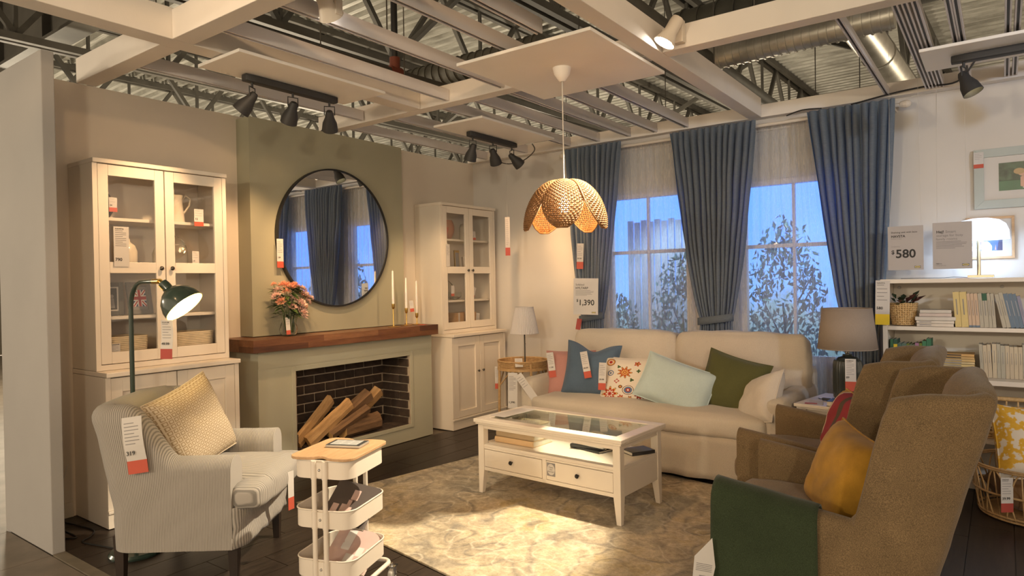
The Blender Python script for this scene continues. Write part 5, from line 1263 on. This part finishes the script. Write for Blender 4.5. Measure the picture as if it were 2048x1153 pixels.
s1 = sign('hanging white sign with the price $1,390 above the sofa end', (1.605, -.45, 1.068), (0, math.radians(1.5), math.radians(22)), .215, .315, M['paper'], [(-.09, 1.262), (.09, 1.262)])
text('Sofabed', .024, M['ink'], s1, (-.09, -.001, .252)); text('HYLTARP', .026, M['ink'], s1, (-.09, -.001, .222), bold=.02)
smallprint(s1, -.09, .075, .212, 6, .0085, .0028); text('$', .032, M['ink'], s1, (-.082, -.001, .112), bold=.02); text('1,390', .068, M['ink'], s1, (-.064, -.001, .082), bold=.018, sx=.92)
logo(s1, .052, .012, .036)
s2 = sign('hanging grey sign with the price $580 over the bookshelf end', (4.005, -.36, 1.392), (0, 0, 0), .205, .292, M['paper_grey'], [(-.09, 1.2), (.09, 1.2)])
text('Shelving unit with base', .0165, M['ink'], s2, (-.083, -.001, .246)); text('HAVSTA', .022, M['ink'], s2, (-.083, -.001, .218), bold=.02); text('Bookcase on stand', .008, M['ink_grey'], s2, (-.083, -.001, .206)); text('Complete Price', .008, M['ink_grey'], s2, (-.083, -.001, .154))
text('$', .036, M['ink'], s2, (-.083, -.001, .108), bold=.02); text('580', .078, M['ink'], s2, (-.058, -.001, .082), bold=.022); logo(s2, .05, .012, .036)
s3 = sign('hanging grey sign reading Smart storage for busy family rooms', (4.265, -.37, 1.392), (0, 0, 0), .212, .300, M['paper_grey'], [(-.08, 1.2), (.08, 1.2)])
text('Hej!', .024, M['ink'], s3, (-.085, -.001, .232), bold=.02); text('Smart', .024, M['ink_grey'], s3, (-.036, -.001, .232)); text('storage for busy', .022, M['ink_grey'], s3, (-.086, -.001, .209)); text('family rooms', .022, M['ink_grey'], s3, (-.087, -.001, .186))
smallprint(s3, -.087, .085, .178, 6, .0085, .003); text('Hej! in a', .009, M['ink'], s3, (-.088, -.001, .032), bold=.02); text('We\'ve got you', .009, M['ink_grey'], s3, (-.088, -.001, .020)); logo(s3, .052, .018, .038)
hs = sign('narrow grey hanging label strip with brown end beside the pendant', (.755, -.42, 1.615), FC, .045, .365, M['paper_grey'], [(0, .64)])
MB().box(-.0225, .0225, -.001, -.0001, 0, .075).build('strip', M['redbrown'], hs); smallprint(hs, -.015, .012, .34, 14, .018, .004)
# ------------------------------------------------------------------ wicker pendant
pc = V((2.485, -2.19, 0))
pd = thing('wicker_pendant', 'brown wicker pendant lamp shaped like flower petals', 'pendant lamp', (pc.x, pc.y, 1.655), math.radians(-62))
NPET = 5
for k in range(NPET):
    a0 = 2*PI*k/NPET; rk = .012*(k % 2)
    def petal(u, v, a0=a0, rk=rk):
        # v 0 = tip, 1 = crown; u across
        s = 1 - v; w_ = .63*math.sin(PI*min(1, .16 + .72*s))**.45 * (1 if s < .55 else max(0, 1 - ((s-.55)/.46)**2)**.4*.97 + .03)
        r = .030 + .195*math.sin(s*PI*.5)**.9 + rk; zt = .285 - .285*(1 - math.cos(s*PI*.5))**.9 + .0
        a = a0 + (2*u-1)*w_
        cup = .012*(1-(2*u-1)**2)
        return V(((r+cup)*math.cos(a), (r+cup)*math.sin(a), zt)), V((math.cos(a)*.8, math.sin(a)*.8, .55)).normalized()
    pt = weave_sheet(petal, 15, 34, .0044, 45).build('petal', M['wicker_dark'], pd, smooth=180)
    rim = [petal(0, 1 - j/16)[0] for j in range(17)] + [petal(j/8, 0)[0] for j in range(1, 8)] + [petal(1, j/16)[0] for j in range(17)]
    MB().tube(rim, .0055, 6).build('petal_rim', M['wicker_dark'], pt, smooth=180)
MB().lathe([(.0, .29), (.045, .288), (.045, .275), (0, .27)], 24).build('crown', M['wicker_dark'], pd, smooth=40)
MB().lathe([(0, .10), (.022, .105), (.032, .135), (.026, .165), (.014, .185), (.014, .23), (0, .23)], 20).build('bulb', M['bulb'], pd, smooth=60)
MB().tube([(0, 0, .23), (0, 0, .95)], .0035, 6).build('cord', M['cable_w'], pd, smooth=60)
MB().lathe([(.008, .858), (.02, .862), (.045, .90), (.056, .945), (.0, .945)], 28).build('ceiling_cup', M['ceil_white'], pd, smooth=50)
light('POINT', 'pendant_light', (0, 0, .078), 13, (1, .58, .26), .03, parent=pd)
# ------------------------------------------------------------------ ceiling spot tracks and spotlights
def spot_head(t, x, y, z, aim):
    d = V(aim).normalized(); Q = d.to_track_quat('Z', 'Y').to_matrix().to_4x4(); c = V((x, y, z))
    h = MB().lathe([(0, -.03), (.018, -.028), (.026, -.01), (.030, .02), (.046, .06), (.052, .11), (.049, .11), (.043, .06), (0, .045)], 24, c, 0, Q).build('lamp_head', M['blackpaint'], t, smooth=45)
    MB().lathe([(0, .07), (.040, .07)], 20, c, 0, Q).build('lens', M['bulb_soft'], h)
    s = d.cross(V((0, 0, 1))).normalized()*.032
    MB().tube([c + s, c + s + V((0, 0, .055)), c - s + V((0, 0, .055)), c - s], .004, 6).tube([c + V((0, 0, .055)), c + V((0, 0, .085))], .007, 8).build('yoke', M['blackpaint'], h, smooth=60)
    return h, c, d
def track(lab, loc, L, aims, axis='y', power=0, ang=60):
    t = thing('spot_track', lab, 'ceiling lamp', loc, 0 if axis == 'y' else -PI/2, group=None)
    rbox(-.028, .028, 0, L, -.045, .0, 'bar', M['blackpaint'], t, .010, n=6)
    for i, a in enumerate(aims):
        y = L*(.08 + .84*i/(len(aims)-1)); h, c, d = spot_head(t, 0, y, -.125, a)
        if power: light('SPOT', 'spot_light', c + d*.115, power, WARM, .03, c + d, ang, .75, t)
    return t
track('black three head spot track on the panel before the fireplace', (1.01, -3.285, H-.026), .66, [(-.62, -.35, -.75), (-.62, .12, -.8), (-.55, .45, -.75)], power=46, ang=66)
track('black three head spot track on the panel in the corner', (1.05, -1.32, H-.026), .64, [(-.45, .15, -.9), (-.15, .55, -.8), (.30, .75, -.65)], power=30, ang=66)
track('black spot track on the panel over the bookshelf', (4.30, -.93, H-.026), .74, [(.12, .40, -.9), (.45, .75, -.45), (.3, .6, -.7)], axis='x', power=3.5, ang=70)
def white_spot(lab, loc, aim, on=True, power=0, ang=40):
    t = thing('track_spotlight', lab, 'spotlight', loc); d = V(aim).normalized(); Q = d.to_track_quat('Z', 'Y').to_matrix().to_4x4()
    MB().box(-.03, .03, .02, .06, -.02, .10).build('driver_box', M['white'], t, bevel=.003)
    MB().tube([(0, .02, .05), (0, -.025, .05)], .012, 10).build('arm', M['white'], t, smooth=50)
    c = V((0, -.03, .05)); MB().lathe([(0, -.05), (.032, -.05), (.036, -.02), (.036, .03), (.048, .07), (.060, .10), (.057, .10), (.05, .085), (0, .085)], 28, c, 0, Q).build('shade', M['white'], t, smooth=45)
    for k in range(7):
        a = 2*PI*k/6; r = .029 if k < 6 else 0; MB().lathe([(0, .0905), (.0105, .089), (.0115, .0855)], 12, c + Q.to_3x3() @ V((r*math.cos(a), r*math.sin(a), 0)), 0, Q).build('led_lens', M['led' if on else 'white'], t, smooth=60)
    if power: light('SPOT', 'spotlight_beam', c + d*.115, power, (1, .84, .60), .03, c + d, ang, .35, t)
    return t
white_spot('lit white spotlight fixed to the boxed beam above the coffee table', (3.12, -2.05, 2.66), (-.46, -.30, -.95), True, 480, 50)
white_spot('white cone spotlight fixed to the beam above the cart', (2.02, -3.48, 2.64), (-.30, .70, -.62), True, 55, 60)
cable('grey cable drooping under the corner spot track', [(.35, -.15, 2.63), (.7, -.35, 2.50), (1.0, -.5, 2.47), (1.2, -.6, 2.52), (1.22, -.66, 2.57)], .005, M['steel_dark'])
cable('grey cable arching over the chimney breast', [(.10, -2.05, 2.60), (.25, -1.95, 2.72), (.55, -1.8, 2.80), (.75, -1.75, 2.76)], .006, M['steel_dark'])
cable('black cable running along the beam to the bookshelf lamps', [(3.65, -.10, 2.605), (3.9, -.13, 2.63), (4.1, -.12, 2.645), (4.3, -.3, 2.60), (4.42, -.9, 2.57)], .006, M['cable_b'])
cable('short black cable under the beam above the right curtain', [(3.20, -.09, 2.60), (3.32, -.11, 2.62), (3.45, -.1, 2.612)], .005, M['cable_b'])
# ------------------------------------------------------------------ bookshelf unit
X0, X1, YS = 3.865, 5.08, -.365
bs = thing('bookshelf', 'white open bookshelf with three shelves on a base along the window wall', 'bookshelf', (0, 0, 0))
for xa in (X0, X1-.028): MB().box(xa, xa+.028, YS, -.015, .70, 1.302).build('side', M['white'], bs, bevel=.002)
MB().box(X0-.01, X1+.01, YS-.012, -.012, 1.303, 1.331).build('top', M['white'], bs, bevel=.003)
MB().box(X0+.03, X1-.03, -.030, -.018, .70, 1.302).build('back', M['white_in'], bs)
MB().box(X0+.0285, X1-.0285, YS+.003, -.031, .99, 1.016).build('shelf', M['white'], bs, bevel=.002)
MB().box(X0-.02, X1+.02, YS-.10, -.012, .668, .699).build('base_top', M['white'], bs, bevel=.003)
MB().box(X0-.01, X0+.02, YS-.08, -.015, .01, .667).box(X1-.02, X1+.01, YS-.08, -.015, .01, .667).box(X0+.02, X1-.02, YS-.075, -.015, .30, .322).box(X0+.02, X1-.02, YS-.07, YS-.055, .01, .08).box(X0+.02, X1-.02, -.03, -.018, .01, .667).build('base', M['white'], bs, bevel=.002)
for x in (3.93, 4.52): MB().lathe([(0, .004), (.009, .004), (.011, 0)], 14, (x, -.0315, 1.27), 0, Matrix.Rotation(PI/2, 4, 'X')).build('fixing_cap', M['paper'], bs)
price_tag('tall white and yellow price sheet on the bookshelf side', (3.872, -.385, 1.325), (0, .02, math.radians(4)), .085, .30, '580', .24, 'HAVSTA', redmat='yellow', lines=5)
# books: upright, spine facing -Y.  book() lies flat; stand it with rotation
def upright(lab, x, z, t_, h, d, mat, group, lean=0, y=YS+.03, sq=True):
    # rotate so spine length is vertical, thickness along x
    t = thing('book', lab, 'book', (x, y, z), rot=(0, lean, 0), group=group); c = .0016
    b = MB().box(0, c, 0, d, 0, h).box(t_-c, t_, 0, d, 0, h).box(c, t_-c, 0, c, 0, h); b.build('cover', mat, t)
    MB().box(c, t_-c, c, d-.003, .002, h-.003).build('pages', M['pages'], t)
    return t
bc = lambda n, c: plain(n, c, .65, var=.08, vs=15)
yel, pea, blu, gra, dgr = bc('pale yellow book', (.60, .47, .20)), bc('pale peach book', (.55, .40, .28)), bc('slate blue book', (.13, .18, .24)), bc('grey cream book', (.42, .38, .30)), bc('dark green book', (.03, .10, .055))
x = 4.275
row1 = [(yel, .034, .225, 'wide pale yellow book upright on the upper shelf', -.06), (yel, .036, .225, 'wide pale yellow book upright on the upper shelf', -.06), (pea, .017, .215, 'slim peach book with blue foot on the upper shelf', -.06), (pea, .017, .215, 'slim peach book with blue foot on the upper shelf', -.06), (pea, .020, .215, 'slim peach book with blue foot on the upper shelf', -.06), (gra, .020, .215, 'grey cream book upright on the upper shelf', -.06), (gra, .024, .215, 'cream book with dark green patch on its spine', -.06), (gra, .016, .215, 'grey cream book upright on the upper shelf', -.06), (gra, .018, .214, 'grey cream book upright on the upper shelf', -.06), (gra, .020, .212, 'leaning cream book next to the blue books', -.19), (gra, .020, .222, 'leaning cream book next to the blue books', -.19), (blu, .022, .215, 'leaning slate blue book on the upper shelf', -.19), (blu, .020, .215, 'leaning slate blue book on the upper shelf', -.19), (blu, .018, .213, 'leaning slate blue book on the upper shelf', -.19), (bc('grey violet book', (.26, .25, .33)), .018, .20, 'leaning pale violet book at the end of the blue books', -.19)]
for i, (m, t_, h, lb_, ln) in enumerate(row1):
    o = upright(lb_, x, 1.0168, t_, h, .15, m, 'books on the upper shelf', ln)
    sp = MB().box(t_*.40, t_*.55, -.0006, 0, h*.35, h*.8).build('spine_lettering', M['ink_grey'] if m not in (blu,) else M['paper_grey'], o)
    if m is pea: MB().box(0, t_, -.0008, 0, 0, .012).build('blue_foot', blu, o)
    if 'green patch' in lb_: MB().box(0, t_, -.0009, -.0001, h-.045, h).build('green_patch', dgr, o)
    x += t_ + .0015 + (.030 if i == 8 else 0)
x = 3.905
gset = [((.035, .12, .055), .018, .225), ((.03, .09, .06), .022, .225), ((.07, .13, .11), .024, .20), ((.08, .14, .11), .026, .20), ((.12, .15, .02), .016, .20), ((.10, .13, .07), .014, .195), ((.11, .14, .09), .014, .195), ((.30, .14, .24), .022, .205), ((.13, .16, .02), .016, .205), ((.04, .17, .08), .022, .22), ((.03, .14, .07), .026, .235)]
for i, (c, t_, h) in enumerate(gset):
    pal = i == 7
    o = upright('pale purple floral book among the green books' if pal else 'green book upright on the middle shelf', x, .7, t_, h, .15, bc('green book %d' % i, c), 'green books on the middle shelf')
    if i == 1: MB().box(0, t_, -.0009, 0, h*.62, h*.86).build('yellow_label', M['yellow'], o)
    else: MB().box(t_*.4, t_*.55, -.0006, 0, h*.4, h*.8).build('spine_lettering', M['paper_grey'] if i in (2, 3, 5, 6) else M['ink'], o)
    x += t_ + .0015
z = .7
for i, (c, t_, w_, lb_) in enumerate((((.10, .34, .08), .022, .19, 'bright green book at the bottom of the yellow stack'), ((.07, .16, .08), .022, .19, 'dark green book second in the yellow stack'), ((.60, .50, .33), .017, .20, 'cream book third in the yellow stack'), ((.62, .48, .22), .016, .2, 'pale yellow book lying in the stack'), ((.58, .46, .25), .016, .2, 'pale yellow book lying in the stack'), ((.60, .42, .18), .016, .2, 'pale yellow book lying in the stack'), ((.52, .34, .14), .016, .2, 'tan book sixth in the yellow stack'), ((.55, .33, .12), .018, .195, 'tan lettered book on top of the yellow stack'))):
    o = book(lb_, (4.275, YS+.085, z), (0, 0, .02*(i % 3 - 1)), w_, .13, t_, bc('stack book %d' % i, c), 'stacked books on the middle shelf', round_spine=False); z += t_ + .0004
    MB().box(-w_*.35, w_*.15, -.0661, -.0652, t_*.3, t_*.7).build('spine_lettering', M['ink'] if i > 5 else M['ink_grey'], o)
x = 4.405
for i in range(24):
    t_ = random.choice((.017, .018, .02, .022)); h = random.choice((.205, .21, .205, .215, .20)); cr = random.choice(((.50, .42, .30), (.46, .39, .27), (.52, .44, .31), (.40, .37, .29)))
    if x + t_ > X1-.04: break
    o = upright('beige cloth book in the long row on the middle shelf', x, .7, t_, h, .15, bc('beige book %d' % i, cr), 'beige books on the middle shelf', -.04 if i < 3 else -.015)
    MB().box(t_*.42, t_*.54, -.0006, 0, h*.45, h*.8).build('spine_lettering', M['ink_grey'], o); x += t_ + .0015
z = 1.0168
for i, (c, t_, w_, d, lb_) in enumerate((((.62, .55, .47), .020, .205, .15, 'cream book at the bottom of the white stack on the upper shelf'), ((.64, .58, .50), .018, .21, .15, 'white lettered book second in the white stack'), ((.58, .54, .48), .026, .225, .15, 'white gridded book third in the white stack'), ((.56, .47, .42), .022, .18, .14, 'pinkish white book fourth in the white stack'), ((.56, .52, .46), .022, .175, .14, 'pale grey book on top of the white stack'))):
    o = book(lb_, (4.165, YS+.10, z), (0, 0, .01*(i-2)), w_, d, t_, bc('white book %d' % i, c), 'white books on the upper shelf', round_spine=False); z += t_ + .0004
    if i < 2: MB().box(-w_*.42, -w_*.1, -d/2-.0008, -d/2, t_*.4, t_*.65).build('spine_lettering', M['ink_grey'], o)
# potted plant in a woven basket
pp_ = thing('potted_plant', 'dark leafy plant in a woven basket pot on the upper shelf', 'potted plant', (3.975, YS+.115, 1.0168))
def potw(u, v):
    a = u*2*PI; r = lerp(.058, .082, v**.8); return V((r*math.cos(a), r*math.sin(a), .003 + .15*v)), V((math.cos(a), math.sin(a), 0))
weave_sheet(potw, 30, 12, .0052, 90).build('basket', M['wicker_gold'], pp_, smooth=180)
MB().lathe([(0, .004), (.055, .004), (.074, .14), (0, .14)], 24).build('soil_liner', M['darkleg'], pp_)
rnd = random.Random(3)
for i in range(34):
    a = rnd.uniform(0, 2*PI); L = rnd.uniform(.05, .10); p = V((.03*math.cos(a), .03*math.sin(a), .14)); d = V((math.cos(a), math.sin(a), rnd.uniform(.1, 1.1))).normalized(); p += d*rnd.uniform(.01, .06); s = d.cross(V((0, 0, 1))).normalized()*L*.3
    if (p + d*L).y > .095 or (p+d*L).x < -.075: continue
    MB().add([p, p + d*L*.5 - s + V((0, 0, .01)), p + d*L, p + d*L*.5 + s + V((0, 0, .01)), p + d*L*.5 - V((0, 0, .006))], [(0, 1, 4), (1, 2, 4), (4, 2, 3), (0, 4, 3)]).build('leaf', M['leafred' if rnd.random() < .55 else 'leafdark'], pp_)
# basket in the base
wbk = thing('wicker_basket', 'golden woven wicker basket in the bookshelf base', 'basket', (4.62, YS+.13, .323))
for (xa, ya, xb, yb) in ((-.2, -.13, .2, -.13), (.2, -.13, .2, .13), (-.2, .13, -.2, -.13)):
    def sw_(u, v, xa=xa, ya=ya, xb=xb, yb=yb):
        nrm = V((yb-ya, -(xb-xa), 0)).normalized(); return V((lerp(xa, xb, u), lerp(ya, yb, u), .012 + .20*v)), nrm
    weave_sheet(sw_, 9 if abs(xa-xb) > .1 else 6, 10, .0095, 36).build('side', M['wicker_gold'], wbk, smooth=180)
MB().tube([(-.2, -.13, .255), (.2, -.13, .255)], .014, 8).tube([(.2, -.13, .255), (.2, .13, .255)], .014, 8).tube([(-.2, -.13, .255), (-.2, .13, .255)], .014, 8).build('rim', M['wicker_gold'], wbk, smooth=60)
for k in range(8): MB().tube([(-.2+.4*k/7, -.13, .20), (-.2+.4*k/7, -.13, .25)], .005, 6).build('upright_cane', M['wicker_gold'], wbk, smooth=60)
MB().box(-.2, .2, -.13, .13, .001, .01).build('base', M['wicker_gold'], wbk)
# round cane basket with cushions on the floor
rb = thing('cane_basket', 'round open cane basket on the floor by the bookshelf', 'basket', (4.66, -.785, 0.0))
Rb = .30
for z, r in ((.012, Rb*.86), (.03, Rb*.88), (.15, Rb*.96), (.285, Rb), (.295, Rb)): MB().tube([(r*math.cos(2*PI*k/48), r*math.sin(2*PI*k/48), z) for k in range(48)], .0065, 7, True).build('hoop', M['rattan'], rb, smooth=180)
for k in range(14):
    a0 = 2*PI*k/14; P = []
    for q in range(17):
        s = q/16; a = a0 + (s-.5)*.62; z = .02 + .265*math.sin(s*PI); r = lerp(Rb*.87, Rb, z/.29); P.append((r*math.cos(a), r*math.sin(a), z))
    MB().tube(P, .0045, 6).build('loop', M['rattan'], rb, smooth=180)
    MB().tube([(Rb*.87*math.cos(a0), Rb*.87*math.sin(a0), .02), (Rb*math.cos(a0), Rb*math.sin(a0), .285)], .004, 6).build('stake', M['rattan'], rb, smooth=180)
MB().lathe([(0, .008), (Rb*.85, .008), (Rb*.85, .014), (0, .014)], 36).build('bottom', M['rattan'], rb)
cushion('white cushion with yellow leaf print in the cane basket', (4.66, -.795, .40), (-.45, .12, math.radians(28)), .42, .42, .20, M['leafprint'], 31)
cushion('brown cushion low in the cane basket', (4.66, -.785, .145), (PI/2, 0, .3), .40, .40, .20, fabric('brown cushion', (.16, .085, .035)), 32)
price_tag('price tag with red strip hanging on the cane basket', (4.53, -1.077, .265), FC, .065, .185, '39.99', .26, 'SNIDAD', redmat='redbrown', lines=6)
# ------------------------------------------------------------------ dome lamp and pictures
dl = thing('dome_table_lamp', 'lit white dome lamp with pale brass stem on the bookshelf', 'table lamp', (4.41, -.20, 1.332))
MB().box(-.07, .07, -.05, .05, 0, .018).build('base', M['brass_pale'], dl, bevel=.002)
MB().tube([(-.01, 0, .018), (-.01, 0, .245)], .011, 14).build('stem', M['brass_pale'], dl, smooth=50)
dp = [(.155, .245), (.152, .30), (.135, .345), (.10, .372), (.05, .384), (0, .386)]
MB().lathe(dp, 40).build('dome', M['dome_lit'], dl, smooth=60)
MB().lathe([(0, .250), (.150, .250), (.155, .245)], 40).build('diffuser', M['dome_lit'], dl)
light('POINT', 'dome_lamp_light', (0.0, -.0, .20), 3.6, (.45, .66, 1), .06, parent=dl)
cable('thin grey cord lying on the bookshelf top', [(3.95, -.12, 1.334), (4.1, -.14, 1.3345), (4.2, -.13, 1.3345), (4.26, -.10, 1.338), (4.34, -.16, 1.334)], .002, M['steel_dark'])
tag(MB().box(-.035, .035, -.06, .06, 0, .001).build('pink_slip', plain('pink slip', (.6, .38, .38), .6), None, (4.315, -.32, 1.3325), (0, 0, .1)), 'pink paper slip on the bookshelf top', 'paper')
def wall_frame(lab, x0, x1, z0, z1, rim, mrim, mats, inner, art, depth=.03):
    t = thing('picture_frame', lab, 'picture', (x0, -.002, z0)); w_, h = x1-x0, z1-z0; r = rim
    def fr_(p): return [(p[0], -depth if p[2] else -depth*.5, p[1]) for p in p]
    for pts in (((0, 0), (w_, 0), (w_-r, r), (r, r)), ((w_, 0), (w_, h), (w_-r, h-r), (w_-r, r)), ((w_, h), (0, h), (r, h-r), (w_-r, h-r)), ((0, h), (0, 0), (r, r), (r, h-r))):
        MB().prism([(a, b) for a, b in pts], depth, Matrix.Rotation(PI/2, 4, 'X')).build('frame_rail', mrim, t, bevel=.0015)
    MB().box(r, w_-r, -depth*.5, -.001, r, h-r).build('mat_board', mats, t)
    art(t, w_, h, -depth*.5 - .0006); MB().box(r, w_-r, -depth*.75, -depth*.72, r, h-r).build('glazing', M['glass'], t)
    return t
skin, hair = plain('print skin', (.55, .32, .22), .6), plain('print fair hair', (.42, .28, .12), .6)
pgreen, pgrass = plain('print dark foliage', (.045, .08, .04), .6, var=.5, vs=30), plain('print lawn', (.06, .15, .07), .6, var=.2)
def family(t, w_, h, y):
    x0, x1, z0, z1 = .135, .135+.30, .112, .295
    sc_ = lambda u, v: (lerp(x0, x1, u), lerp(z0, z1, v))
    flat_art(t, 'print_foliage', pgreen, [[sc_(0, .35), sc_(1, .35), sc_(1, 1), sc_(0, 1)]], y)
    flat_art(t, 'print_lawn', pgrass, [[sc_(0, 0), sc_(1, 0), sc_(1, .36), sc_(0, .36)]], y)
    flat_art(t, 'print_dress', M['paper'], [[sc_(.42, .05), sc_(.85, .02), sc_(.8, .45), sc_(.66, .62), sc_(.52, .6), sc_(.43, .4)]], y-.0004)
    flat_art(t, 'print_arm', skin, [[sc_(.38, .12), sc_(.5, .05), sc_(.78, .1), sc_(.78, .2), sc_(.52, .18), sc_(.44, .5), sc_(.38, .45)], ell(*sc_(.58, .72), .032, .026), ell(*sc_(.43, .6), .028, .022)], y-.0008)
    flat_art(t, 'print_hair', hair, [ell(*sc_(.60, .82), .037, .022), ell(*sc_(.36, .66), .030, .020)], y-.0012)
    flat_art(t, 'print_shirt', plain('print blue shirt', (.05, .08, .3), .6), [[sc_(.85, .35), sc_(1, .3), sc_(1, .75), sc_(.85, .7)]], y-.0004)
sage_fr = plain('grey green frame', (.40, .43, .40), .6)
wall_frame('large framed family photograph with grey green frame on the wall', 4.375, 4.945, 1.79, 2.185, .055, sage_fr, M['paper'], 0, family)
price_tag('price tag with red strip on the large picture frame corner', (4.402, -.036, 2.168), (0, 0, 0), .055, .105, None, .25, lines=4)
def abstract(t, w_, h, y):
    flat_art(t, 'print_blue', plain('print blue', (.04, .12, .6), .5), [[(.06, .055), (.20, .055), (.20, .13), (.06, .13)]], y)
    flat_art(t, 'print_dark', plain('print navy', (.02, .03, .1), .5), [[(.17, .055), (.20, .055), (.20, .13), (.18, .13)], [(.06, .055), (.075, .055), (.07, .13), (.06, .13)]], y-.0004)
    flat_art(t, 'print_figures', skin, [[(.085, .056), (.10, .056), (.098, .125), (.083, .125)], [(.108, .056), (.118, .056), (.115, .09), (.11, .09)], [(.158, .06), (.166, .06), (.164, .095)]], y-.0008)
wall_frame('small pale wooden framed blue print behind the dome lamp', 4.325, 4.59, 1.455, 1.735, .016, M['oak_lid'], M['paper'], 0, abstract, .02)
wall_frame('pale wooden framed picture at the wall end beside the dome lamp', 4.665, 4.90, 1.50, 1.70, .022, M['oak_lid'], M['paper'], 0, abstract, .025)
# ------------------------------------------------------------------ put each thing's empty at the thing's base
bpy.context.view_layer.update()
for o in list(bpy.data.objects):
    if o.type == 'EMPTY' and o.parent is None and o.location.length < 1e-6:
        pts = []
        for c in o.children_recursive:
            if c.type == 'MESH': pts += [c.matrix_world @ V(b) for b in c.bound_box]
        if not pts: continue
        lo = [min(p[i] for p in pts) for i in range(3)]; hi = [max(p[i] for p in pts) for i in range(3)]
        base = V(((lo[0] + hi[0]) / 2, (lo[1] + hi[1]) / 2, lo[2])); inv = o.rotation_euler.to_matrix().inverted()
        o.location = base
        for c in o.children: c.location = c.location - inv @ base
